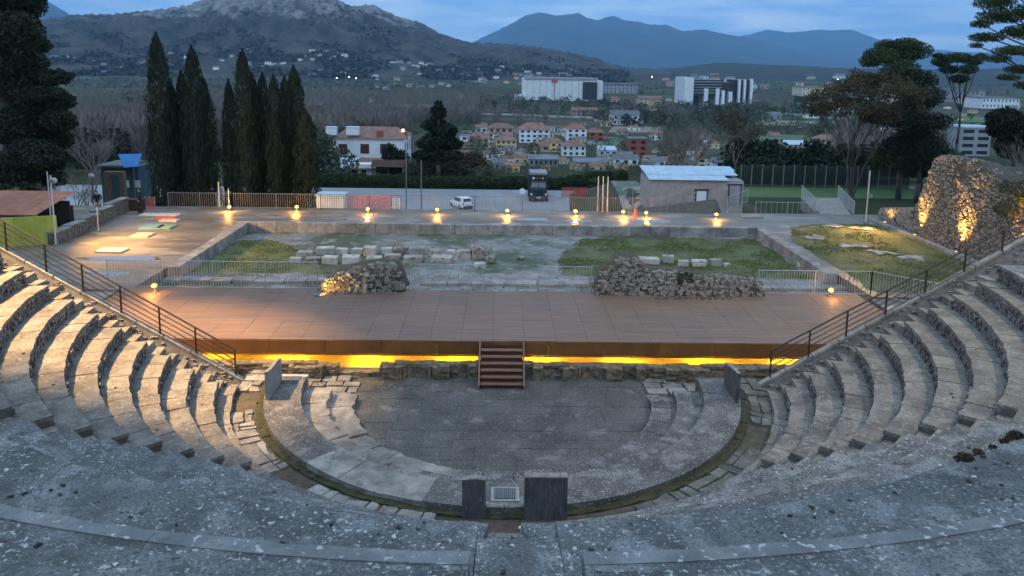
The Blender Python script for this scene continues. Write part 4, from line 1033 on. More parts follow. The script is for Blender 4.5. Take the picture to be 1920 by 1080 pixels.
# uplights at the foot of the right ruins
for i, (y, en, h) in enumerate([(27.0, 160, .0), (22.9, 2400, 0), (18.3, 3200, 0), (13.0, 2400, 0)]):
    x = 27.04 if i else 27.1
    T = thing('ruin_uplight', ['small uplight shining on the low stub', 'uplight at the left edge of the tall ruin', 'uplight shining on the middle of the tall ruin', 'uplight shining on the tall ruin behind the handrail'][i], 'uplight', (x, y, TZ), 'uplights at the foot of the right ruins')
    MB().box((x, y, TZ + .06), (.2, .24, .1)).build('housing', M['polegrey'], T); MB().box((x, y, TZ + .118), (.14, .18, .012)).build('lens', M['lamp'], T)
    ld = bpy.data.lights.new('uplight_bulb', 'SPOT'); ld.energy = en; ld.color = (1, .50, .10); ld.spot_size = R_(64 if i else 120); ld.spot_blend = 1; ld.shadow_soft_size = .08
    lo = bpy.data.objects.new('uplight_bulb', ld); link(lo, T); lo.location = (-.06 if i else -.25, 0, .2)
    lo.rotation_euler = (Vector((.16 if i else .3, 0, 1)).to_track_quat('-Z', 'Y')).to_euler()
# the two floodlight masts standing outside the picture, whose light rakes the seating
def mast(x, y, zb, top, tgt, energy, colr, lab, spot=70, size=.5):
    T = thing('floodlight_mast', lab, 'floodlight mast', (x, y, zb), 'floodlight masts beside the theatre')
    MB().tube((x, y, zb), (x, y, top), .16, .08, 8).build('pole', M['polegrey'], T)
    MB().box((x, y, top + .05), (.9, .3, .1)).build('crossbar', M['polegrey'], T)
    d = (Vector(tgt) - Vector((x, y, top))).normalized()
    q = Vector((x, y, top + .3)) + d * .25
    MB().box((x, y, top + .3), (.45, .3, .4)).build('lamp_head', M['polegrey'], T)
    ld = bpy.data.lights.new('flood_bulb', 'SPOT'); ld.energy = energy; ld.color = colr; ld.spot_size = R_(spot); ld.spot_blend = .6; ld.shadow_soft_size = size
    lo = bpy.data.objects.new('flood_bulb', ld); link(lo, T); lo.location = q + d * .35 - Vector((x, y, zb)); lo.rotation_euler = d.to_track_quat('-Z', 'Y').to_euler()
mast(-24.5, -2, 1, 26, (-16.5, -1, 3.5), 88000, (1, .61, .25), 'tall floodlight mast left of the seating', 40)
mast(26, -6, 1, 26, (14.5, -3, 3.5), 8000, (1, .78, .52), 'tall floodlight mast right of the seating', 62)
fx, fy = aty(105, 460, 17.8).x + .15, 17.6
Tf = thing('terrace_light', 'small floodlight fixed on the pale yellow pole lighting the left terrace', 'floodlight', (fx, fy, 5.0))
MB().box((fx, fy, 5.05), (.26, .16, .2)).build('housing', M['polegrey'], Tf)
ld = bpy.data.lights.new('terrace_bulb', 'SPOT'); ld.energy = 6000; ld.color = (1, .50, .10); ld.spot_size = R_(150); ld.spot_blend = .9; ld.shadow_soft_size = .15
lo = bpy.data.objects.new('terrace_bulb', ld); link(lo, Tf); lo.location = (.25, -.1, -.1); lo.rotation_euler = Vector((1, .35, -.22)).to_track_quat('-Z', 'Y').to_euler()
gx, gy = 25.7, 26.4  # added light, stands in for the stub uplight's spill onto the lawn
Tg = thing('terrace_light', 'added light low by the slim pole for uplight spill on the right lawn', 'floodlight', (gx, gy, 3.2))
MB().box((gx, gy + .2, 3.3), (.26, .16, .2)).build('housing', M['polegrey'], Tg)
ld = bpy.data.lights.new('terrace_bulb', 'SPOT'); ld.energy = 1500; ld.color = (1, .55, .12); ld.spot_size = R_(130); ld.spot_blend = .9; ld.shadow_soft_size = .12
lo = bpy.data.objects.new('terrace_bulb', ld); link(lo, Tg); lo.location = (-.2, -.1, -.1); lo.rotation_euler = Vector((-.6, -1, -.25)).to_track_quat('-Z', 'Y').to_euler()
# ------------------------------------------------------------------ poles and posts
def pole(u, v, y, h, r, m, lab, name='pole', cat='pole', z=None, head=None, group=None):
    p = aty(u, v, y); z0 = z if z is not None else p.z
    T = thing(name, lab, cat, (p.x, p.y, z0), group)
    MB().tube((p.x, p.y, z0), (p.x, p.y, z0 + h), r, r * .8, 8).build('shaft', m, T)
    MB().box((p.x, p.y, z0 + .04), (r * 5, r * 5, .08)).build('foot', M['polegrey'], T)
    if head == 'globe': MB().lathe((p.x, p.y, z0 + h), [(.05, 0), (.2, .08), (.26, .24), (.2, .4), (.05, .48)], 12).build('globe', M['globe'], T, smooth=True)
    if head == 'disc': MB().tube((p.x, p.y - .04, z0 + h - .3), (p.x, p.y - .01, z0 + h - .3), .38, n=16).build('sign_plate', M['whitep'], T)
    if head == 'arm':
        MB().tube((p.x, p.y, z0 + h), (p.x - .9, p.y, z0 + h + .25), .035).build('arm', m, T); MB().box((p.x - 1.1, p.y, z0 + h + .27), (.5, .2, .1)).build('lamp_head', M['polegrey'], T)
    return T
pole(1623, 417, 27.1, 3.75, .05, M['pole'], 'slim pale pole on the right lawn corner', z=TZ)
for i, (u, h) in enumerate([(1120, 2.6), (1129, 2.6), (1138, 2.6)]): pole(u, 401, 29.95, h + .1, .05, M['pole'], ['left', 'middle', 'right'][i] + ' of three tall pale posts behind the terrace fence', 'post', 'post', z=TZ, group='three tall pale posts')
pole(105, 460, 17.8, 4.1, .05, M['pole'], 'slim pale yellow pole at the corner of the low stone wall', z=TZ)
pole(99, 455, 18.6, 4.2, .045, M['metal'], 'grey pole just behind the pale yellow one', z=TZ)
pole(185, 437, 21.5, 1.6, .04, M['metal'], 'short pale post in front of the left stone wall', z=TZ)
pole(412, 400, 30.3, 1.9, .055, M['pole'], 'thick pale post at the fence between the two cypress groups', z=TZ)
pole(430, 396, 29.6, 1.5, .04, M['pole'], 'thin pale post beside the leftmost spotlight', z=TZ)
for (u, vb, D_y, h, lab, hd) in [(762, 392, 58, 6.6, 'tall grey lamp post at the near edge of the car park', None), (790, 382, 64, 5.2, 'shorter lamp post beside the planted island', None), (622, 340, 92, 6.5, 'lamp post standing left of the white villa', None), (638, 340, 92, 5, 'thin post by the villa annex roof', None)]:
    p = aty(u, vb, D_y); z = H(p.x, D_y); top = p.z + h; pole(u, vb, D_y, max(2, p.z + h - z), .08, M['polegrey'], lab, 'lamp_post', 'lamp post', z=z, head=hd)
pole(979, 378, 68, 2.9, .04, M['polegrey'], 'round white sign on a post beside the truck', 'road_sign', 'road sign', z=H(3, 68), head='disc')
p = aty(175, 400, 44); pole(175, 380, 44, aty(175, 335, 44).z - H(p.x, 44), .05, M['polegrey'], 'street lamp with a white globe beyond the left wall', 'globe_lamp', 'street lamp', z=H(p.x, 44), head='globe')
p = aty(104, 400, 32); pole(104, 380, 32, aty(104, 345, 32).z - H(p.x, 32), .05, M['polegrey'], 'street lamp with a white globe under the big conifer', 'globe_lamp', 'street lamp', z=H(p.x, 32), head='globe')
p = aty(1186, 380, 50); pole(1186, 380, 50, 3.1, .04, M['metal'], 'thin pole with a cross bar left of the hut', z=H(p.x, 50))

# ------------------------------------------------------------------ hut with block walls
HX0, HX1, HY, HB = 13.6, 22.2, 43.5, -1.35
HT = thing('block_hut', 'low hut of pale blocks with a light blue sheet roof and two brown doors', 'hut', (18, 45, HB))
zt = 1.75
MB().b2(HX0 + .04, HX1 - .04, HY + .04, HY + 5, HB, zt).build('wall_core', M['greywall'], HT)
b = MB(); bw, bh = .42, .2; nrow = int((zt - HB) / bh)
for q in range(nrow):
    x = HX0 + (bw / 2 if q % 2 else 0) - .2
    while x < HX1 - .05:
        xa_, xb_ = max(HX0, x), min(HX1, x + bw)
        zz = HB + q * bh
        if not ((17.75 < (xa_ + xb_) / 2 < 18.95 and zz < .85) ) and xb_ - xa_ > .1: b.b2(xa_ + .008, xb_ - .008, HY + rng.uniform(-.015, .01), HY + .1, zz + .008, zz + bh - .008)
        x += bw
    y = HY
    while y < HY + 5 - .1: b.b2(HX1 - .1, HX1 + rng.uniform(-.01, .015), y + .01, min(HY + 5, y + bw) - .01, HB + q * bh + .008, HB + q * bh + bh - .008); b.b2(HX0 - rng.uniform(-.01, .015), HX0 + .1, y + .01, min(HY + 5, y + bw) - .01, HB + q * bh + .008, HB + q * bh + bh - .008); y += bw
M['hutblock'] = mat('pale hut blocks', (.30, .27, .25), (.42, .38, .36), scale=1.4, bump=.2, bscale=10)
tag(b.build('blocks', M['hutblock'], HT), kind='stuff')
for i, (x0_, x1_, y0_, y1_, z_) in enumerate([(HX0 - .15, HX1 - 1.4, HY - .2, HY + 1.6, zt + .05), (HX0 - .15, HX1 - .1, HY + 1.55, HY + 3.4, zt + .28), (HX0 - .15, HX1 + .2, HY + 3.35, HY + 5.2, zt + .45)]):
    nn = 7
    for k in range(nn):
        a, c = x0_ + (x1_ - x0_) * k / nn, x0_ + (x1_ - x0_) * (k + 1) / nn - .02
        bb = MB(); bb.hull([(a, y0_, z_ - .03), (c, y0_, z_ - .03), (c, y1_, z_ + .17), (a, y1_, z_ + .17)], [(a, y0_, z_ + .02), (c, y0_, z_ + .02), (c, y1_, z_ + .22), (a, y1_, z_ + .22)]); bb.build('roof_sheet', M['roofb'], HT)
def door(x0, x1, y, zb, z1, m, T, side=0):
    d = MB().b2(x0 + .08, x1 - .08, y - .02, y + .03, zb, z1 - .1).build('door', m, T)
    f = MB(); f.b2(x0, x0 + .08, y - .07, y + .03, zb, z1); f.b2(x1 - .08, x1, y - .07, y + .03, zb, z1); f.b2(x0 - .12, x1 + .12, y - .08, y + .03, z1, z1 + .1); f.build('door_frame', M['railbrown'], T)
    MB().b2(x1 - .22, x1 - .16, y - .06, y - .02, zb + 1, zb + 1.12).build('door_handle', M['metal'], T)
door(17.8, 18.9, HY + .02, HB, .85, M['whitep'], HT); 
bb = MB().b2(20.9, 21.9, HY - .05, HY - .02, HB + .9, 1.3).build('door', M['greywall'], HT); f = MB(); f.b2(20.8, 20.9, HY - .07, HY - .02, HB + .9, 1.35); f.b2(21.9, 22.0, HY - .07, HY - .02, HB + .9, 1.35); f.b2(20.7, 22.1, HY - .08, HY - .02, 1.36, 1.46); f.build('door_frame', M['railbrown'], HT)

# white corrugated cabin, red plastic barriers, cone
p0 = atz(597, 400, TZ)
CB = thing('equipment_cabin', 'small pale corrugated cabin behind the terrace fence right of the cypresses', 'cabin', (-13, 31, .9))
cx0, cx1 = -13.75, -11.75
MB().b2(cx0, cx1, 30.35, 31.7, .9, 2.15).build('body', M['white'], CB)
b = MB()
for i in range(14): x = cx0 + .07 + i * (cx1 - cx0 - .1) / 14; b.b2(x, x + .06, 30.31, 30.35, .95, 2.1)
b.build('ribs', M['whitep'], CB); MB().b2(cx0 - .1, cx1 + .1, 30.2, 31.85, 2.16, 2.27).build('roof', M['roofb'], CB)
NT = thing('plastic_barrier', 'long red plastic mesh barrier behind the terrace fence', 'plastic barrier', (-9.5, 31, .9), 'red plastic mesh barriers')
def net(T, xa, xb, y, z0, z1, m):
    b = MB(); n = int((xb - xa) / .12)
    for i in range(n): x = xa + (xb - xa) * i / n; b.b2(x, x + .045, y - .012, y + .012, z0, z1)
    nz_ = max(2, int((z1 - z0) / .13))
    for j in range(nz_ + 1): z = z0 + (z1 - z0) * j / nz_; b.b2(xa, xb, y - .02, y - .008, z - .02, z + .02)
    b.build('mesh', m, T)
    for x in (xa, (xa + xb) / 2, xb): MB().tube((x, y, z0 - .2), (x, y, z1 + .1), .025).build('stake', M['polegrey'], T)
net(NT, -11.55, -8.3, 30.9, 1.15, 2.1, M['rednet']); net(NT, -8.25, -7.6, 30.9, 1.15, 1.95, M['whitep'])
N2 = thing('plastic_barrier', 'tilted red plastic mesh barrier beyond the truck', 'plastic barrier', (9, 76, -6), 'red plastic mesh barriers')
a_ = aty(1053, 368, 76); c_ = aty(1102, 352, 76); net(N2, a_.x, c_.x, 76, a_.z, c_.z, M['rednet'])
N3 = thing('plastic_barrier', 'red and white plastic barrier beside the dark figure at the left', 'plastic barrier', (-26, 29, TZ), 'red plastic mesh barriers')
a_ = aty(273, 396, 29); c_ = aty(290, 370, 29); net(N3, a_.x, c_.x, 29, TZ + .1, c_.z, M['rednet'])
p = atz(1191, 405, TZ); cn = MB(); cn.box((p.x, p.y, TZ + .02), (.34, .34, .04)); cn.lathe((p.x, p.y, TZ + .04), [(.14, 0), (.10, .2), (.06, .42), (.02, .52)], 10)
tag(cn.build('traffic_cone', M['redp']), 'small red traffic cone between two spotlights', 'traffic cone')

# ------------------------------------------------------------------ left edge: wall, panel fence, roof, people, kiosk
LWL = thing('low_stone_wall', 'low stepped grey stone wall along the left side of the terrace', 'wall', (-26, 23, TZ))
st = MB()
steps = [(17.9, 19.6, -25.95, .75), (19.6, 21.4, -26.0, .8), (21.4, 23.4, -26.15, .85), (23.4, 25.6, -26.35, .95), (25.6, 28.2, -26.55, 1.05)]
for y0_, y1_, x_, h_ in steps:
    MB().b2(x_ - .42, x_ - .03, y0_, y1_ - .01, TZ - .1, TZ + h_ - .08).build('wall_core', M['mortar'], LWL)
    n = int(h_ / .16)
    for q in range(n):
        y = y0_
        while y < y1_ - .08:
            w = min(rng.uniform(.16, .36), y1_ - y); st.b2(x_ - .1, x_ + rng.uniform(-.02, .02), y + .01, y + w - .01, TZ + q * .16 + .01, TZ + (q + 1) * .16 - .008); y += w
    y = y0_
    while y < y1_ - .1: w = min(.6, y1_ - y); MB().b2(x_ - .5, x_ + .06, y + .006, y + w - .006, TZ + h_ - .075, TZ + h_ + rng.uniform(-.01, .01)).build('coping_stone', M['kerb'], LWL); y += w
tag(st.build('wall_stones', M['rubble'], LWL), kind='stuff')
PF = thing('sheet_panel_fence', 'yellow green corrugated sheet fence at the far left', 'fence', (-27, 18, TZ))
xs_ = [(-30.6, 16.6), (-25.95, 18.2)]
d = Vector((xs_[1][0] - xs_[0][0], xs_[1][1] - xs_[0][1], 0)); n = 9; a = math.atan2(d.y, d.x)
for i in range(n):
    c = Vector((xs_[0][0], xs_[0][1], 0)) + d * ((i + .5) / n)
    b = MB().box((c.x, c.y, TZ + .85), (d.length / n - .015, .03, 1.7), a)
    for k in (-.3, -.1, .1, .3): cc = c + d.normalized() * (k * d.length / n); b.box((cc.x + .0, cc.y - .03, TZ + .85), (.05, .03, 1.68), a)
    b.build('sheet_panel', M['yellowpanel'], PF)
RFH = thing('roofed_shelter', 'low shelter with rusty red sheet roof at the far left', 'shelter', (-32, 21, TZ))
for i in range(8):
    x = -35.2 + i * .95
    bb = MB(); bb.hull([(x, 19.0, 2.75), (x + .93, 19.0, 2.75), (x + .93, 23.4, 3.45), (x, 23.4, 3.45)], [(x, 19.0, 2.79), (x + .93, 19.0, 2.79), (x + .93, 23.4, 3.49), (x, 23.4, 3.49)]); bb.build('roof_sheet', M['rustroof'], RFH)
MB().b2(-35.2, -27.6, 19.0, 19.1, 2.5, 2.74).build('beam', M['black'], RFH)
for x in (-35, -31.4, -27.8):
    for y in (19.2, 23.2): MB().b2(x - .06, x + .06, y - .06, y + .06, TZ, 2.6).build('post', M['railbrown'], RFH)
MB().b2(-35, -27.9, 23.1, 23.2, TZ, 2.9).build('back_wall', M['railbrown'], RFH)
# warm lamp in the bush behind the shelter
yb_ = aty(22, 373, 27)
spot_lamp(yb_.x, 26.4, TZ, 'lit lamp in the shrub behind the rusty shelter', 'garden lamp', 260, tall=.5, color=(1, .62, .12))
V, Fc = leafmass([(yb_.x, 27.3, 2.1), (yb_.x + .7, 27.6, 1.8)], [(.9, .6, .95), (.6, .5, .6)], 900, .12, r_)
tag(fast('shrub', V, Fc, M['bush']), 'shrub glowing yellow in lamplight at the far left', 'shrub')
bx = atz(244, 397, TZ); b = MB().b2(bx.x - .6, bx.x + .65, 28.5, 29.1, TZ + .02, TZ + .72); b.b2(bx.x - .66, bx.x + .71, 28.45, 29.15, TZ + .72, TZ + .8); b.b2(bx.x - .5, bx.x + .5, 28.46, 28.5, TZ + .1, TZ + .6)
tag(b.build('planter_box', M['stairdark']), 'dark red brown box beside the standing dark figure', 'box')

def person(x, y, z, face, lab, top, legs, pose):
    """one continuous skinned body; face = heading in radians (0 looks to -y)"""
    T = thing('person', lab, 'person', (x, y, z))
    J = {'pel': (0, 0, .95), 'belly': (0, 0, 1.1), 'chest': (0, .01, 1.32), 'neck': (0, 0, 1.5), 'head': (0, -.02, 1.62), 'top': (0, -.01, 1.74),
         'shl': (-.19, 0, 1.42), 'ell': (-.25, .02, 1.16), 'hal': (-.22, -.1, .92), 'shr': (.19, 0, 1.42), 'elr': (.25, .02, 1.16), 'har': (.22, -.1, .92),
         'hil': (-.1, 0, .9), 'knl': (-.11, -.02, .5), 'anl': (-.11, .02, .09), 'tol': (-.12, -.16, .04), 'hir': (.1, 0, .9), 'knr': (.11, -.02, .5), 'anr': (.11, .02, .09), 'tor': (.12, -.16, .04)}
    J.update(pose)
    Rr = {'pel': .15, 'belly': .145, 'chest': .17, 'neck': .06, 'head': .095, 'top': .06, 'shl': .075, 'ell': .055, 'hal': .04, 'shr': .075, 'elr': .055, 'har': .04, 'hil': .1, 'knl': .07, 'anl': .048, 'tol': .045, 'hir': .1, 'knr': .07, 'anr': .048, 'tor': .045}
    E_ = [('pel', 'belly'), ('belly', 'chest'), ('chest', 'neck'), ('neck', 'head'), ('head', 'top'), ('chest', 'shl'), ('shl', 'ell'), ('ell', 'hal'), ('chest', 'shr'), ('shr', 'elr'), ('elr', 'har'), ('pel', 'hil'), ('hil', 'knl'), ('knl', 'anl'), ('anl', 'tol'), ('pel', 'hir'), ('hir', 'knr'), ('knr', 'anr'), ('anr', 'tor')]
    ks = list(J); c, s = math.cos(face), math.sin(face)
    me = bpy.data.meshes.new('body'); me.from_pydata([(J[k][0] * c - J[k][1] * s, J[k][0] * s + J[k][1] * c, J[k][2]) for k in ks], [(ks.index(a), ks.index(b)) for a, b in E_], [])
    o = bpy.data.objects.new('body', me); link(o, T)
    sk = o.modifiers.new('skin', 'SKIN'); sk.use_smooth_shade = True
    for i, k in enumerate(ks): me.skin_vertices[0].data[i].radius = (Rr[k], Rr[k])
    me.skin_vertices[0].data[0].use_root = True
    o.modifiers.new('sub', 'SUBSURF').levels = 1
    me.materials.append(top)
    def P(k, dz=0): v = J[k]; return (x + v[0] * c - v[1] * s, y + v[0] * s + v[1] * c, z + v[2] + dz)
    hd = P('head'); f = Vector((s * 1.0, -c * 1.0, 0))
    MB().lathe((hd[0], hd[1], hd[2] - .13), [(.045, 0), (.085, .05), (.1, .13), (.095, .19), (.05, .25)], 10).build('face', M['skin'], T, smooth=True)
    hb = MB().lathe((hd[0] - f.x * .025, hd[1] - f.y * .025, hd[2] - .03), [(.09, 0), (.108, .06), (.105, .12), (.06, .175)], 10); hb.build('hair', M['hair'], T, smooth=True)
    # legs of their own cloth as trousers
    b = MB()
    for q in 'lr':
        b.tube(P('hi' + q, .02), P('kn' + q), .118, .088, 9); b.tube(P('kn' + q), P('an' + q), .088, .066, 9)
    b.build('trousers', legs, T, smooth=True)
    for q in 'lr':
        h = P('ha' + q); b = MB().box((h[0], h[1], h[2] - .03), (.05, .07, .09))
        for i in range(4): b.box((h[0], h[1] - .03 + .02 * i, h[2] - .1), (.022, .016, .07 - .008 * abs(i - 1.5)))
        b.box((h[0] + .03, h[1] - .035, h[2] - .04), (.018, .018, .055)); b.build('hand', M['skin'], T)
    return T
p = atz(185, 402, TZ); person(p.x, p.y, TZ, R_(15), 'person in a dark jacket and pale trousers leaning forward by the stone wall', M['cloth'], M['clothpale'],
       {'belly': (0, -.03, 1.1), 'chest': (0, -.12, 1.3), 'neck': (0, -.2, 1.45), 'head': (0, -.27, 1.54), 'top': (0, -.31, 1.64), 'shl': (-.2, -.14, 1.38), 'shr': (.2, -.14, 1.38), 'ell': (-.29, -.1, 1.14), 'elr': (.29, -.1, 1.14), 'hal': (-.16, -.28, 1.06), 'har': (.16, -.28, 1.06)})
p = atz(264, 399, TZ); person(p.x, p.y, TZ, R_(-70), 'person all in black standing by the fence left of the cypresses', M['cloth'], M['cloth'], {'knl': (-.11, -.1, .5), 'anl': (-.11, -.04, .09), 'tol': (-.12, -.22, .04), 'anr': (.11, .12, .09), 'tor': (.12, -.04, .04)})

# kiosk with blue awning, stone arch
KX, KY = aty(215, 368, 44).x, 44.0; KZ = H(KX, KY)
AR_ = thing('stone_arch', 'brown arched gate pier standing before the blue kiosk', 'arch', (KX, KY, KZ))
k0, k1 = aty(197, 366, KY), aty(234, 366, KY); zt_ = aty(200, 322, KY).z; xa_, xb_ = k0.x, k1.x
b = MB(); b.b2(xa_, xa_ + .42, KY, KY + .5, KZ, zt_); b.b2(xb_ - .42, xb_, KY, KY + .5, KZ, zt_); xm = (xa_ + xb_) / 2; w_ = (xb_ - xa_) / 2 - .42; hs = zt_ - w_ - .25
for i in range(8):
    t0_, t1_ = math.pi * i / 8, math.pi * (i + 1) / 8
    P = [(xm + w_ * math.cos(t0_), hs + w_ * math.sin(t0_)), (xm + w_ * math.cos(t1_), hs + w_ * math.sin(t1_)), (xm + w_ * math.cos(t1_), zt_), (xm + w_ * math.cos(t0_), zt_)]
    b.hull([(x, KY, z) for x, z in P], [(x, KY + .5, z) for x, z in P])
b.build('arch', M['archbrown'], AR_)
KK = thing('kiosk', 'small dark kiosk with a tilted blue awning and grey roof at the left', 'kiosk', (KX + 1, KY + 3, KZ))
y_ = KY + 3; a0_, a1_ = aty(190, 362, y_), aty(267, 362, y_); zr = aty(200, 312, y_).z
MB().b2(a0_.x + .1, a1_.x - .3, y_, y_ + 3, KZ - .3, zr).build('wall', mat('kiosk dark teal', (.03, .06, .07), (.05, .09, .1)), KK)
MB().b2(a0_.x, a1_.x - 1.2, y_ - .5, y_ + 3.4, zr, zr + .18).build('roof', M['roofg'], KK)
c0, c1, c2, c3 = aty(222, 290, y_ - .3), aty(267, 289, y_ - .3), aty(259, 313, y_ - 1.4), aty(233, 315, y_ - 1.4)
b = MB(); b.hull([c0, c1, c2, c3], [c0 + Vector((0, -.06, .05)), c1 + Vector((0, -.06, .05)), c2 + Vector((0, -.06, .05)), c3 + Vector((0, -.06, .05))]); b.build('awning', M['awning'], KK)
for u in (236, 257): q = aty(u, 345, y_ - .04); MB().b2(q.x - .3, q.x + .3, y_ - .05, y_ - .01, q.z - .35, q.z + .35).build('window', M['globe'], KK)
MB().tube((a1_.x - .4, y_ - .6, KZ), (a1_.x - .4, y_ - .6, zr + .3), .05).build('post', M['polegrey'], KK)

# ------------------------------------------------------------------ car park
cp = MB()
def cps(P, z, name, m): tag(MB().prism(P, z - .1, z).build(name, m), kind='structure')
cps([(-70, 46), (12.5, 46), (13.5, 60), (16, 84), (-95, 84)], -5.93, 'car_park', M['asphalt'])
q0, q1, q2 = aty(762, 394, 58), aty(830, 375, 66), aty(790, 385, 61)
b = MB(); b.hull([(-9.6, 57, -6), (-8.4, 57.3, -6), (-5.4, 68, -6), (-6.6, 68, -6)], [(-9.6, 57, -5.78), (-8.4, 57.3, -5.78), (-5.4, 68, -5.78), (-6.6, 68, -5.78)]); tag(b.build('grass_island', M['lawn']), kind='structure')
b = MB(); pl_ = [(12.2 + (y_ - 46) * .09, 15.6 + (y_ - 46) * .09, y_) for y_ in range(40, 88, 3)]
for (a0, a1, ya), (c0, c1, yc) in zip(pl_, pl_[1:]): b.hull([(a0, ya, H(a0, ya) - .5), (a1, ya, H(a1, ya) - .5), (c1, yc, H(c1, yc) - .5), (c0, yc, H(c0, yc) - .5)], [(a0, ya, H(a0, ya) + .25), (a1, ya, H(a1, ya) + .25), (c1, yc, H(c1, yc) + .25), (c0, yc, H(c0, yc) + .25)])
tag(b.build('lane', M['mud']), kind='structure')
cps([(24, 50), (75, 50), (85, 66), (24, 66)], -1.95, 'green_field', M['fieldg'])
# ------------------------------------------------------------------ vehicles
def car(x, y, z, rz):
    T = thing('parked_car', 'white small hatchback seen from behind in the car park', 'car', (x, y, z))
    T.rotation_euler = (0, 0, 0)
    def B(mb, name, m, par=None, smooth=False):
        c, s = math.cos(rz), math.sin(rz)
        mb.v = [(x + p[0] * c - p[1] * s, y + p[0] * s + p[1] * c, z + p[2]) for p in mb.v]
        return mb.build(name, m, par or T, smooth)
    # lofted body, length along local x (front +)
    def loft(secs, n):
        b = MB(); vs = []; fs = []
        for sx, ring_ in secs: vs += [(sx, a, c) for a, c in ring_]
        for i in range(len(secs) - 1):
            for j in range(n): a = i * n + j; q = i * n + (j + 1) % n; fs.append((a, q, q + n, a + n))
        fs += [tuple(range(n))[::-1], tuple(range((len(secs) - 1) * n, len(secs) * n))]
        return b.add(vs, fs)
    def sec(w, z0, z1, wt): return [(-w * .92, z0), (w * .92, z0), (w, z0 + .2), (w, (z0 + z1) / 2 + .08), (wt, z1), (-wt, z1), (-w, (z0 + z1) / 2 + .08), (-w, z0 + .2)]
    S = [(-2.0, sec(.74, .34, .82, .68)), (-1.92, sec(.82, .26, .95, .76)), (-1.2, sec(.86, .22, .97, .80)), (0, sec(.87, .2, .95, .80)), (1.0, sec(.86, .22, .92, .76)), (1.75, sec(.80, .26, .74, .66)), (2.0, sec(.66, .34, .62, .5))]
    B(loft(S, 8), 'body', M['whitep'], smooth=False)
    def cab(w0, z0, w1, z1): return [(-w0, z0), (w0, z0), (w1, z1), (-w1, z1)]
    C_ = [(-1.88, cab(.74, .93, .60, 1.10)), (-1.55, cab(.78, .94, .62, 1.44)), (-.6, cab(.79, .94, .63, 1.50)), (.3, cab(.79, .93, .62, 1.44)), (1.05, cab(.74, .90, .70, .95))]
    B(loft(C_, 4), 'cabin', M['whitep'])
    g = MB(); g.add([(-1.90, -.58, 1.08), (-1.90, .58, 1.08), (-1.60, .54, 1.40), (-1.60, -.54, 1.40)], [(0, 1, 2, 3)]); B(g, 'rear_window', M['dark'])
    for s in (-1, 1):
        g = MB(); g.add([(-1.35, s * .80, 1.0), (.75, s * .79, 1.0), (.25, s * .655, 1.40), (-1.3, s * .66, 1.42)], [(0, 1, 2, 3)]); B(g, 'side_window', M['dark'])
        B(MB().box((-1.98, s * .62, .84), (.06, .22, .22)), 'tail_light', M['redp'])
        B(MB().box((.55, s * .92, 1.02), (.12, .14, .1)), 'mirror', M['whitep'])
        for wx in (-1.25, 1.3):
            w = B(MB().tube((wx, s * .70, .31), (wx, s * .88, .31), .31, n=14), 'wheel', M['rubber']); B(MB().tube((wx, s * .885, .31), (wx, s * .895, .31), .19, n=10), 'rim', M['metal'], w)
    B(MB().box((-2.0, 0, .42), (.08, 1.3, .2)), 'bumper', M['rubber']); B(MB().box((-2.02, 0, .68), (.03, .5, .11)), 'number_plate', M['globe'])
car(aty(863, 388, 68).x, 70.2, H(-4, 70) + .07, R_(118))

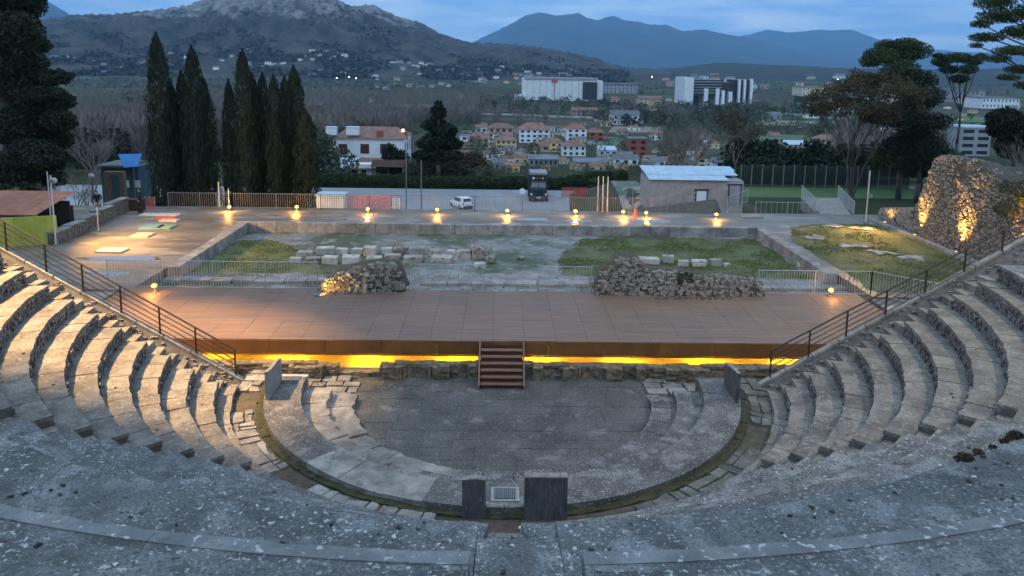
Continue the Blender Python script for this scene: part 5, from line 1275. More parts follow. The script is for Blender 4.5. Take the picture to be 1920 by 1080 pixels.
def truck(x, y, z):
    T = thing('military_truck', 'dark military style truck with a box body, facing the camera in the car park', 'truck', (x, y, z))
    def B(mb, n, m, par=None): mb.v = [(x + p[0], y + p[1], z + p[2]) for p in mb.v]; return mb.build(n, m, par or T)
    B(MB().b2(-1.15, 1.15, .9, 1.3 + 5.2, .85, 1.05), 'chassis', M['black'])
    b = MB(); b.hull([(-1.05, .1, .8), (1.05, .1, .8), (1.1, 1.6, .8), (-1.1, 1.6, .8)], [(-1.0, .15, 1.75), (1.0, .15, 1.75), (1.1, 1.6, 1.9), (-1.1, 1.6, 1.9)]); B(b, 'bonnet', M['olive'])
    b = MB(); b.hull([(-1.12, .75, 1.7), (1.12, .75, 1.7), (1.12, 2.2, 1.7), (-1.12, 2.2, 1.7)], [(-.98, 1.05, 2.62), (.98, 1.05, 2.62), (.98, 2.2, 2.62), (-.98, 2.2, 2.62)]); B(b, 'cab', M['olive'])
    for s in (-1, 1):
        b = MB(); b.add([(s * .06, .80, 1.92), (s * 1.0, .80, 1.92), (s * .92, .975, 2.5), (s * .06, .975, 2.5)], [(0, 1, 2, 3)]); B(b, 'windscreen', mat('truck windscreen', (.10, .13, .15), (.14, .17, .19), rough=.15, bump=0))
        B(MB().b2(s * .98 - .14, s * .98 + .14, .0, .1, 1.0, 1.22), 'headlight', M['globe'])
        B(MB().box((s * 1.3, .9, 2.1), (.2, .08, .34)), 'mirror', M['black'])
        for wy in (.75, 3.6, 5.0):
            w = B(MB().tube((s * 1.0, wy, .52), (s * 1.26, wy, .52), .52, n=14), 'wheel', M['rubber']); B(MB().tube((s * 1.265, wy, .52), (s * 1.28, wy, .52), .24, n=10), 'rim', M['olive'], w)
        B(MB().b2(s * 1.02 - .2, s * 1.02 + .2, .1, 1.3, 1.08, 1.2), 'mudguard', M['olive'])
    B(MB().b2(-1.15, 1.15, -.12, .06, .55, .85), 'bumper', M['black']); B(MB().b2(-.26, .26, -.15, -.125, .6, .76), 'number_plate', M['globe'])
    for i in range(6): B(MB().b2(-.5 + i * .18, -.43 + i * .18, .08, .12, 1.0, 1.6), 'grille_bar', M['black'])
    B(MB().b2(-1.25, 1.25, 2.35, 6.5, 1.1, 3.35), 'box_body', M['olive'])
    B(MB().b2(-1.0, .9, 2.30, 2.345, 2.72, 3.2), 'front_board', M['black'])
    for i, m in enumerate(('whitep', 'archbrown', 'rust', 'greywall')): B(MB().b2(-.78 + i * .42, -.48 + i * .42, 2.27, 2.295, 2.8, 3.08), 'emblem_plate', M[m])
    B(MB().b2(-1.1, 1.25, 2.6, 6.3, 3.36, 3.62), 'roof_load', M['greywall'])
tp_ = aty(1010, 373, 74.5); truck(tp_.x, 74.5, H(tp_.x, 75) + .07)

# parked car glimpsed behind the left wall
b = MB(); p = aty(160, 398, 37); q = MB()
T = thing('parked_car', 'grey blue parked car half hidden behind the left stone wall', 'car', (p.x, 37, H(p.x, 37)))
zz = H(p.x, 37)
b = MB(); b.hull([(p.x - 2, 36.2, zz + .3), (p.x + 2, 36.2, zz + .3), (p.x + 2, 37.9, zz + .3), (p.x - 2, 37.9, zz + .3)], [(p.x - 1.9, 36.25, zz + .95), (p.x + 1.9, 36.25, zz + .95), (p.x + 1.9, 37.85, zz + .95), (p.x - 1.9, 37.85, zz + .95)]); b.build('body', M['greywall'], T)
b = MB(); b.hull([(p.x - 1.5, 36.3, zz + .95), (p.x + 1.1, 36.3, zz + .95), (p.x + 1.1, 37.8, zz + .95), (p.x - 1.5, 37.8, zz + .95)], [(p.x - 1.2, 36.5, zz + 1.45), (p.x + .5, 36.5, zz + 1.45), (p.x + .5, 37.6, zz + 1.45), (p.x - 1.2, 37.6, zz + 1.45)]); b.build('cabin', M['dark'], T)
for wx in (-1.3, 1.3):
    for wy in (36.25, 37.85): MB().tube((p.x + wx, wy - .1, zz + .32), (p.x + wx, wy + .1, zz + .32), .32, n=12).build('wheel', M['rubber'], T)

# ------------------------------------------------------------------ trees
def limb(b, p0, p1, r0, r1, n=5, segs=3, wob=.15):
    p0, p1 = Vector(p0), Vector(p1); prev = p0; L_ = (p1 - p0).length
    for i in range(1, segs + 1):
        t = i / segs; q = p0.lerp(p1, t) + Vector((rng.uniform(-1, 1), rng.uniform(-1, 1), rng.uniform(-1, 1))) * wob * L_ / segs * (i < segs)
        b.tube(prev, q, r0 + (r1 - r0) * (i - 1) / segs, r0 + (r1 - r0) * t, n); prev = q
    return b

def cypress_proto(seed, h, r):
    rs = np.random.RandomState(seed); n = 9500
    t = rs.rand(n) ** 1.15; z = .35 + t * (h - .35)
    prof = np.interp(t, [0, .06, .2, .5, .72, .86, .95, 1.0], [.85, 1, 1.08, 1.08, .98, .72, .38, .03]) * r
    ang = rs.rand(n) * 6.283; lump = 1 + .16 * np.sin(ang * 3 + z * 1.3 + seed) + .10 * np.sin(ang * 5 - z * 2.7)
    rr = prof * lump * (.72 + .34 * rs.rand(n))
    c = np.stack([np.cos(ang) * rr, np.sin(ang) * rr, z], 1)
    a = np.stack([rs.normal(size=n) * .22, rs.normal(size=n) * .22, np.ones(n)], 1); a /= np.linalg.norm(a, axis=1)[:, None]
    b_ = np.stack([-np.sin(ang), np.cos(ang), rs.normal(size=n) * .2], 1) + rs.normal(size=(n, 3)) * .45; b_ -= (b_ * a).sum(1)[:, None] * a; b_ /= np.linalg.norm(b_, axis=1)[:, None]
    s = (.17 * (.6 + .8 * rs.rand(n)))[:, None]
    V = np.stack([c - a * s, c - b_ * s * .36, c + a * s * 1.2, c + b_ * s * .36], 1).reshape(-1, 3)
    return V, np.arange(4 * n).reshape(-1, 4)
CYP = []
for i in range(3):
    V, Fc = cypress_proto(i + 1, 18, 1.45); CYP.append((V, Fc))
cyd = {}
cyp = [(292, 62, 1.35, 'tall cypress at the left end of the left group'), (318, 148, .9, 'lower cypress second from the left in the left group'), (338, 133, 1.0, 'slim cypress third from the left in the left group'), (358, 86, 1.3, 'tall pointed cypress in the right half of the left group'), (380, 146, 1.25, 'shorter cypress at the right end of the left group'),
       (428, 150, .95, 'thin cypress at the left end of the right group'), (454, 93, 1.2, 'tallest cypress of the right group'), (472, 138, 1.0, 'cypress just right of the tallest one in the right group'), (491, 137, 1.05, 'cypress in the middle of the right group, fourth from its left end'), (512, 141, 1.05, 'fifth cypress of the right group'), (533, 142, .95, 'sixth cypress of the right group, low and narrow'), (550, 124, 1.35, 'full cypress near the right end of the right group'), (572, 205, 1.35, 'low wide cypress closing the right group')]
for i, (u, v, rsc, lab) in enumerate(cyp):
    y = 36.5 + (i % 3) * .9; p = aty(u, v, y); zb = H(p.x, y) - .1; h = p.z - zb
    T = thing('cypress_tree', lab, 'cypress', (p.x, y, zb), 'dark cypresses beyond the terrace')
    MB().tube((p.x, y, zb), (p.x, y, zb + h * .8), .22, .05, 6).build('trunk', M['trunk'], T)
    k = i % 3
    if k not in cyd:
        V, Fc = CYP[k]; o = fast('crown', V + np.array([p.x, y, zb]), Fc, M['cypress'], T); cyd[k] = o.data
    else:
        o = bpy.data.objects.new('crown', cyd[k]); link(o, T)
    o.scale = (rsc * .49, rsc * .49, h / 18); o.rotation_euler = (0, 0, i * 1.1)

def big_tree(x, y, zb, top, lobes, n, size, m, lab, name='conifer_tree', cat='conifer', group=None, trunk_r=.35, limbs=True, seed=1, flat=0, shell=.45, trunk_top=None, up=0):
    T = thing(name, lab, cat, (x, y, zb), group); rs = np.random.RandomState(seed)
    b = MB(); tt = trunk_top or (top - zb) * .8
    limb(b, (x, y, zb), (x + rng.uniform(-.3, .3), y, zb + tt), trunk_r, trunk_r * .35, 8, 5, .05)
    if limbs:
        for c, r in lobes: 
            s = Vector((x, y, zb + min(tt * .95, max(tt * .35, (c[2] - zb) * .75)))); limb(b, s, c, trunk_r * .3, .04, 5, 4, .12)
    b.build('trunk', M['trunk'], T, smooth=True)
    V, Fc = leafmass([c for c, r in lobes], [r for c, r in lobes], n, size, rs, flat=flat, shell=shell, up=up)
    fast('crown', V, Fc, m, T)
    return T
def lobes_px(L_, y, dy=1.0):
    """(u, v, half width px, half height px) of each foliage mass at distance plane y"""
    o = []
    for (u, v, a, b_, *k) in L_:
        yy = y + (k[0] if k else rng.uniform(-dy, dy)); p = aty(u, v, yy); s = (yy + 26.3) / F
        o.append(((p.x, p.y, p.z), (a * s, max(a, b_) * s * .8, b_ * s)))
    return o
# the big dark conifer on the left edge
lb = lobes_px([(10, 30, 55, 45), (30, 60, 50, 40), (-20, 90, 60, 50), (45, 120, 45, 30), (100, 145, 34, 16), (20, 150, 70, 35), (90, 190, 50, 22), (60, 215, 62, 30), (110, 225, 34, 20), (20, 235, 60, 36), (85, 262, 52, 26), (60, 290, 55, 30), (20, 315, 60, 34), (100, 300, 28, 22), (70, 335, 42, 26), (110, 335, 20, 14), (-40, 20, 60, 60), (-40, 200, 70, 80), (30, -40, 45, 50), (-10, -90, 50, 50), (30, 358, 45, 18), (5, -10, 60, 40), (60, 5, 26, 30), (66, 85, 30, 16), (124, 142, 16, 7), (128, 232, 18, 10), (74, 175, 50, 14)], 34, 2.5)
big_tree(-38.5, 34.5, .2, 26, lb, 75000, .15, M['conifer'], 'huge dark conifer filling the left edge of the view', trunk_r=.6, seed=5, shell=.3)
# stone pine group on the right
Yp = 56
lb = lobes_px([(1680, 100, 45, 22), (1650, 105, 34, 18), (1715, 95, 34, 18), (1630, 115, 20, 12), (1690, 130, 36, 20), (1665, 85, 26, 12), (1700, 82, 28, 12)], Yp, 2)
big_tree(aty(1688, 330, Yp).x, Yp, H(44, Yp), 15, lb, 13000, .12, M['pine'], 'umbrella shaped stone pine on the right, the broader of the two far ones', 'stone_pine', 'stone pine', 'stone pines on the right', .32, seed=6, shell=.2)
lb = lobes_px([(1725, 150, 34, 20), (1740, 180, 34, 20), (1715, 190, 40, 24), (1700, 225, 44, 22), (1745, 228, 40, 20), (1720, 260, 48, 22), (1690, 275, 44, 22), (1745, 280, 40, 24), (1715, 310, 44, 16)], Yp - 3, 1.5)
big_tree(aty(1722, 335, Yp - 3).x, Yp - 3, H(44, Yp - 3), 11, lb, 22000, .13, M['conifer'], 'ragged dark conifer in front of the broad stone pine', seed=8, shell=.2, trunk_r=.25)
lb = lobes_px([(1795, 108, 30, 10), (1765, 116, 20, 10), (1825, 113, 22, 10), (1780, 130, 20, 9), (1815, 130, 20, 10), (1800, 148, 20, 9), (1760, 105, 12, 6), (1840, 105, 12, 6)], Yp + 2, 1.5)
big_tree(aty(1787, 340, Yp + 2).x, Yp + 2, H(50, Yp + 2), 13.5, lb, 9000, .10, M['pine'], 'slender stone pine with a small flat crown on a long bare trunk', 'stone_pine', 'stone pine', 'stone pines on the right', .24, seed=9, shell=.15, trunk_top=10)
lb = lobes_px([(1880, 30, 50, 14), (1850, 70, 34, 10), (1900, 95, 40, 10), (1930, 60, 50, 16), (1870, 110, 26, 8), (1915, 130, 34, 9), (1840, 45, 22, 8), (1960, 20, 60, 20), (1865, 5, 40, 14), (1940, 160, 40, 9), (1890, 145, 22, 6), (2000, 90, 60, 30), (1950, -20, 70, 20), (1830, 85, 14, 6), (1905, 60, 30, 8), (1895, -15, 40, 14)], 33, 2)
big_tree(aty(2010, 330, 33).x, 33, 1, 20, lb, 42000, .075, M['pine'], 'near stone pine reaching its open branches in from the top right corner', 'stone_pine', 'stone pine', 'stone pines on the right', .4, seed=10, shell=.1, trunk_top=12)
lb = lobes_px([(1885, 225, 36, 24), (1910, 250, 30, 30), (1870, 240, 22, 18), (1895, 275, 30, 24), (1930, 280, 30, 30)], 44, 1.5)
big_tree(aty(1895, 330, 44).x, 44, 0, 8, lb, 8000, .16, M['conifer'], 'round dark tree beyond the tall ruin at the right edge', 'round_tree', 'tree', seed=11, trunk_r=.25)
lb = lobes_px([(1700, 290, 34, 22), (1650, 300, 22, 20), (1750, 300, 34, 26), (1780, 305, 30, 26), (1725, 318, 40, 16)], 62, 2)
big_tree(aty(1730, 335, 62).x, 62, H(50, 62), 4, lb, 7000, .2, M['hedge'], 'low green trees under the stone pines', 'understorey_tree', 'tree', seed=12, trunk_r=.2)
# the cedar right of the villa
lb = lobes_px([(822, 210, 16, 16), (815, 235, 26, 14), (835, 245, 24, 14), (822, 262, 34, 14), (800, 270, 22, 10), (845, 270, 24, 12), (820, 290, 36, 14), (790, 292, 18, 10), (850, 292, 20, 10), (822, 196, 8, 8)], 88, 1.5)
big_tree(aty(822, 330, 88).x, 88, H(-8, 88), 4, lb, 9000, .26, M['conifer'], 'dark spreading cedar right of the white villa', 'cedar_tree', 'cedar', seed=13, trunk_r=.4, shell=.3)
lb = lobes_px([(750, 300, 20, 20), (732, 290, 16, 22), (742, 322, 22, 12)], 100, 1)
big_tree(aty(740, 330, 100).x, 100, H(-10, 100), 0, lb, 3000, .26, M['conifer'], 'small dark conifer against the right corner of the villa', seed=14, trunk_r=.2)
for i, (u, v, a, b_, Y_, m, lab) in enumerate([(600, 280, 24, 34, 90, 'bush', 'grey green olive tree left of the villa'), (790, 315, 34, 24, 92, 'bush', 'round leafless grey shrub before the cedar'), (845, 315, 38, 24, 93, 'bush', 'wide grey shrub mass right of the cedar foot'), (885, 305, 30, 22, 96, 'leafbrown', 'brown leafed shrub right of the grey ones'), (905, 325, 24, 14, 93, 'bush', 'low grey shrub at the right end of the shrub row')]):
    lb = lobes_px([(u, v, a, b_), (u - a * .5, v + b_ * .3, a * .6, b_ * .6), (u + a * .5, v + b_ * .35, a * .6, b_ * .6)], Y_, .6)
    p = aty(u, v, Y_); big_tree(p.x, Y_, H(p.x, Y_), p.z, lb, 3200, .22, M[m], lab, 'garden_shrub', 'shrub', 'shrubs around the villa', .12, seed=20 + i, shell=.35)

# bare trees
def bare(x, y, zb, h, spread, lab, seed, m='twig', leaf=None, nl=0, depth=5, name='bare_tree', group='bare winter trees behind the hut', r=.18, stems=3, ls=.16):
    T = thing(name, lab, 'bare tree' if not leaf else 'tree', (x, y, zb), group); g = random.Random(seed); b = MB(); tips = []
    def rec(p, d, L_, r_, k):
        q = p + d * L_; b.tube(p, q, r_, r_ * .62, 3 if k < depth - 1 else 5, cap=False)
        if k == 0: tips.append(q); return
        for i in range(3 if k > 1 else 4):
            nd = (d + Vector((g.uniform(-1, 1), g.uniform(-1, 1), g.uniform(-.35, .75))) * spread).normalized(); rec(q, nd, L_ * g.uniform(.6, .85), r_ * .58, k - 1)
    for s in range(stems):
        d = Vector((g.uniform(-.35, .35), g.uniform(-.35, .35), 1)).normalized() if stems > 1 else Vector((0, 0, 1)); rec(Vector((x, y, zb)), d, h * .30, r, depth)
    b.build('branches', M[m], T)
    if leaf:
        rs = np.random.RandomState(seed); c = np.array([tuple(tips[rs.randint(len(tips))]) for _ in range(nl)]); V, Fc = leafmass(c, np.full((nl, 3), .5), nl * 2, ls, rs); fast('leaves', V, Fc, M[leaf], T)
    return T
def bpx(u, vb, vt, Y_, lab, seed, **k):
    p = aty(u, vb, Y_); t = aty(u, vt, Y_); zb = min(p.z, H(p.x, Y_)); return bare(p.x, Y_, zb, t.z - zb, k.pop('spread', .5), lab, seed, **k)
bpx(1285, 322, 232, 62, 'wide bare tree rising behind the left part of the hut roof', 31, stems=4, spread=.5)
bpx(1378, 318, 215, 70, 'tall thin bare tree behind the right end of the hut', 32, stems=1, r=.14, spread=.42, leaf='leafbrown', nl=500)
bpx(1600, 330, 150, 54, 'tall tree with withered brown leaves left of the stone pines', 33, stems=4, spread=.46, m='trunk', leaf='leafbrown', nl=9500, r=.13, ls=.13)
bpx(170, 350, 250, 70, 'bare tree beyond the left car park', 35, stems=3)
bpx(140, 370, 318, 33, 'small bare tree in front of the big conifer', 36, stems=3, r=.06)
bpx(165, 395, 350, 31, 'little twisted bare shrub beside the leaning person', 37, stems=4, r=.04, spread=.7, depth=4)
bpx(1905, 330, 262, 40, 'bare branches behind the tall ruin at the right edge', 38, stems=3, r=.08)

# hedge
HG = thing('hedge', 'long clipped dark green hedge along the far side of the car park', 'hedge', (-6, 86, -6))
cs = []; rd = []
for i in range(80):
    x = -27 + i * .56; y = 86.5; z = H(x, 85) + .9 + (.35 if x < -14 else 0) * rng.random(); cs.append((x, y, z)); rd.append((.6, .8, .95 + rng.uniform(-.1, .2)))
V, Fc = leafmass(cs, rd, 42000, .12, r_, shell=.7); tag(fast('foliage', V, Fc, M['hedge'], HG), kind='stuff')
MB().b2(-27, 17.5, 86.1, 86.9, -7.5, -5.2).build('core', M['conifer'], HG)
for i, (u, v) in enumerate([(1115, 345), (1130, 342), (1165, 330)]):
    lb = lobes_px([(u, v, 14, 12)], 84, .3); p = aty(u, v, 84); big_tree(p.x, 84, H(p.x, 84), p.z, lb, 1200, .2, M['hedge'], ['small green shrub at the right end of the hedge', 'second green shrub beyond the hedge end', 'green shrub beside the lane'][i], 'garden_shrub', 'shrub', 'green shrubs by the lane', .06, seed=50 + i)
# dark green screen fence right
SF = thing('mesh_fence', 'long dark green mesh fence on the grass behind the right terrace', 'fence', (35, 66, -2))
a_, c_ = aty(1388, 345, 64), aty(1705, 348, 64); n = 16
for i in range(n):
    xa_, xb_ = a_.x + (c_.x - a_.x) * i / n, a_.x + (c_.x - a_.x) * (i + 1) / n
    b = MB()
    for k in range(14): x = xa_ + (xb_ - xa_) * k / 14; b.b2(x, x + .04, 63.98, 64.02, -2.3, .6)
    for k in range(10): b.b2(xa_, xb_, 64.03, 64.06, -2.2 + k * .3, -2.17 + k * .3)
    b.build('mesh_panel', M['olive'], SF); MB().b2(xa_ - .05, xa_ + .05, 63.9, 64, -2.5, .75).build('post', M['polegrey'], SF)
V, Fc = leafmass([(a_.x + 1 + i * 1.02, 67, -1.0) for i in range(16)], [(1.1, .8, 1.3)] * 16, 14000, .12, r_); tag(fast('scrub_behind_fence', V, Fc, M['hedge']), kind='stuff')

# ------------------------------------------------------------------ villa
def windows(T, face, n, x0, x1, y, z0, z1, w, m='dark', frame=True, axis='x'):
    me = None
    for i in range(n):
        c = x0 + (x1 - x0) * (i + .5) / n
        if axis == 'x': b = MB().b2(c - w / 2, c + w / 2, y - .04, y + .02, z0, z1)
        else: b = MB().b2(y - .02, y + .04, c - w / 2, c + w / 2, z0, z1)
        o = b.build('window', M[m], T)
def gable(b, x0, x1, y0, y1, z0, h, ov=.4, hip=0):
    b.hull([(x0 - ov, y0 - ov, z0), (x1 + ov, y0 - ov, z0), (x1 + ov, y1 + ov, z0), (x0 - ov, y1 + ov, z0)], [(x0 - ov + hip, (y0 + y1) / 2 - .05, z0 + h), (x1 + ov - hip, (y0 + y1) / 2 - .05, z0 + h), (x1 + ov - hip, (y0 + y1) / 2 + .05, z0 + h), (x0 - ov + hip, (y0 + y1) / 2 + .05, z0 + h)])
VL = thing('villa', 'white two storey villa with brown roof and roof boxes beyond the car park', 'house', (-24, 112, -8))
Yv = 108.0
l_ = aty(626, 325, Yv); r__ = aty(757, 325, Yv); e_ = aty(626, 262, Yv); zv = H(-24, 108)
ze = aty(680, 260, Yv).z
MB().b2(l_.x, r__.x, Yv, Yv + 11, zv - 1, ze).build('wall', M['white'], VL)
b = MB(); gable(b, l_.x, r__.x, Yv, Yv + 11, ze, 1.7, .3, 2.2); b.build('roof', M['rooft'], VL)
for u in (643, 684, 721): a = aty(u, 278, Yv); b = MB().b2(a.x - .75, a.x + .75, Yv - .06, Yv + .02, a.z - .9, a.z + .75).build('window', mat('brown shutter %d' % u, (.05, .025, .02), (.07, .035, .03), bump=0), VL)
windows(VL, 0, 3, Yv + 1.5, Yv + 10, r__.x, ze - 2.6, ze - .9, .9, axis='y')
for u, w in ((621, 20), (661, 24)):
    a = aty(u, 247, Yv); b = MB().b2(a.x - w * .045, a.x + w * .045, Yv - .2, Yv + .9, a.z - .55, a.z + .75); b.b2(a.x - w * .047, a.x + w * .047, Yv - .3, Yv + 1, a.z + .76, a.z + .86); b.b2(a.x - w * .02, a.x + w * .02, Yv - .23, Yv - .2, a.z - .2, a.z + .4); b.build('roof_box', M['whitep'], VL)
a = aty(711, 251, Yv); MB().b2(a.x - .55, a.x + .55, Yv + .5, Yv + 1.4, a.z - .6, a.z + .5).build('chimney', M['redwall'], VL)
a = aty(757, 246, Yv + 5); MB().b2(a.x - .7, a.x + .7, Yv + 4, Yv + 5, ze - .5, a.z).build('chimney', M['redwall'], VL); MB().lathe((a.x, Yv + 4, a.z + .05), [(.1, 0), (.22, .15), (.2, .32), (.05, .4)], 8).build('lit_lamp', M['lampsmall'], VL)
AN = thing('villa_annex', 'low white annex with a pale blue sloping roof left of the villa', 'house', (-27, 100, -8))
Ya = 98.0; a0 = aty(640, 330, Ya); a1 = aty(704, 330, Ya); zt1 = aty(660, 308, Ya).z
MB().b2(a0.x + .3, a1.x, Ya, Ya + 6, zv - 1, zt1).build('wall', M['white'], AN)
q = [aty(637, 318, Ya - 1), aty(652, 318, Ya - 1), aty(675, 296, Ya + 5), aty(637, 296, Ya + 5)]
b = MB(); b.hull(q, [p + Vector((0, 0, .12)) for p in q]); b.build('sloping_roof', M['roofb'], AN)
q = [aty(600, 319, Ya), aty(640, 319, Ya), aty(640, 315, Ya + 3), aty(600, 315, Ya + 3)]
b = MB(); b.hull(q, [p + Vector((0, 0, .12)) for p in q]); b.build('flat_roof', M['roofb'], AN)
for u in (602, 620, 638): a = aty(u, 320, Ya); MB().b2(a.x - .08, a.x + .08, Ya - .05, Ya + .05, zv, a.z).build('post', M['greywall'], AN)
b = MB(); q = [aty(652, 318, Ya - .5), aty(730, 318, Ya - .5), aty(728, 298, Ya + 5), aty(676, 296, Ya + 5)]; b.hull([p + Vector((0, 0, -.05)) for p in q], [p + Vector((0, 0, .1)) for p in q]); b.build('tiled_roof', M['rooft'], AN)
for u in (664, 682): a = aty(u, 322, Ya); MB().b2(a.x - .4, a.x + .4, Ya - .06, Ya, a.z - 1, a.z + .5).build('window', M['dark'], AN)
PG = thing('wooden_pergola', 'dark open timber shelter right of the white annex', 'pergola', (-19, 96, -7))
a0, a1 = aty(700, 330, 95), aty(758, 330, 95); zt1 = aty(720, 312, 95).z
b = MB(); gable(b, a0.x, a1.x, 94.5, 98, zt1, .9, .3); b.build('roof', M['stairdark'], PG)
for x in (a0.x, (a0.x + a1.x) / 2, a1.x): MB().b2(x - .1, x + .1, 94.5, 94.7, zv, zt1).build('post', M['stairdark'], PG)
MB().b2(a0.x, a1.x, 97.8, 98, zv, zt1).build('back_wall', M['black'], PG)

# ------------------------------------------------------------------ town houses
def house(u0, u1, vt, vb, wall, roof, lab, nst=2, nw=3, kind='hip', group='houses of the town below the terrace', cat='house', winm='dark', name='house', roofshare=.28, dep=.8):
    g = ground((u0 + u1) / 2, vb); D = g.y; s = (D - CAM.y) / F
    x0, x1 = aty(u0, vb, D).x, aty(u1, vb, D).x; w = x1 - x0; Ht = (vb - vt) * s; zb = g.z - .6
    hr = Ht * roofshare if kind != 'flat' else Ht * .06; zw = g.z + Ht - hr; d = max(5, w * dep)
    T = thing(name, lab, cat, (g.x, D, zb), group)
    MB().b2(x0, x1, D, D + d, zb, zw).build('wall', M[wall], T)
    ov = w * .04
    b = MB()
    if kind == 'hip': gable(b, x0, x1, D, D + d, zw, hr * 1.2, ov, min(w * .3, d * .45))
    elif kind == 'gable': gable(b, x0, x1, D, D + d, zw, hr * 1.2, ov)
    elif kind == 'front':
        b.hull([(x0 - ov, D - ov, zw), (x1 + ov, D - ov, zw), (x1 + ov, D + d, zw), (x0 - ov, D + d, zw)], [((x0 + x1) / 2 - .05, D - ov, zw + hr * 1.2), ((x0 + x1) / 2 + .05, D - ov, zw + hr * 1.2), ((x0 + x1) / 2 + .05, D + d, zw + hr * 1.2), ((x0 + x1) / 2 - .05, D + d, zw + hr * 1.2)])
    elif kind == 'shed': b.hull([(x0 - ov, D - ov, zw), (x1 + ov, D - ov, zw), (x1 + ov, D + d, zw + hr), (x0 - ov, D + d, zw + hr)], [(x0 - ov, D - ov, zw + .15), (x1 + ov, D - ov, zw + .15), (x1 + ov, D + d, zw + hr + .15), (x0 - ov, D + d, zw + hr + .15)])
    else: b.b2(x0 - ov * .5, x1 + ov * .5, D - ov * .5, D + d, zw, zw + hr)
    b.build('roof', M[roof], T)
    if kind in ('hip', 'gable') and Ht > 4: MB().b2(x0 + w * .62, x0 + w * .62 + .5, D + d * .4, D + d * .4 + .5, zw + hr * .3, zw + hr * 1.5).build('chimney', M['redwall'], T)
    hs = (zw - g.z) / nst
    for j in range(nst):
        for i in range(nw):
            c = x0 + w * (i + .5) / nw; ww = min(w / nw * (.45 if 'balcony' not in lab else .72), 1.3 if 'balcony' not in lab else 9); z0 = g.z + hs * j + hs * .3
            MB().b2(c - ww / 2, c + ww / 2, D - .06, D + .02, z0, z0 + hs * .48).build('window', M[winm], T)
    return T
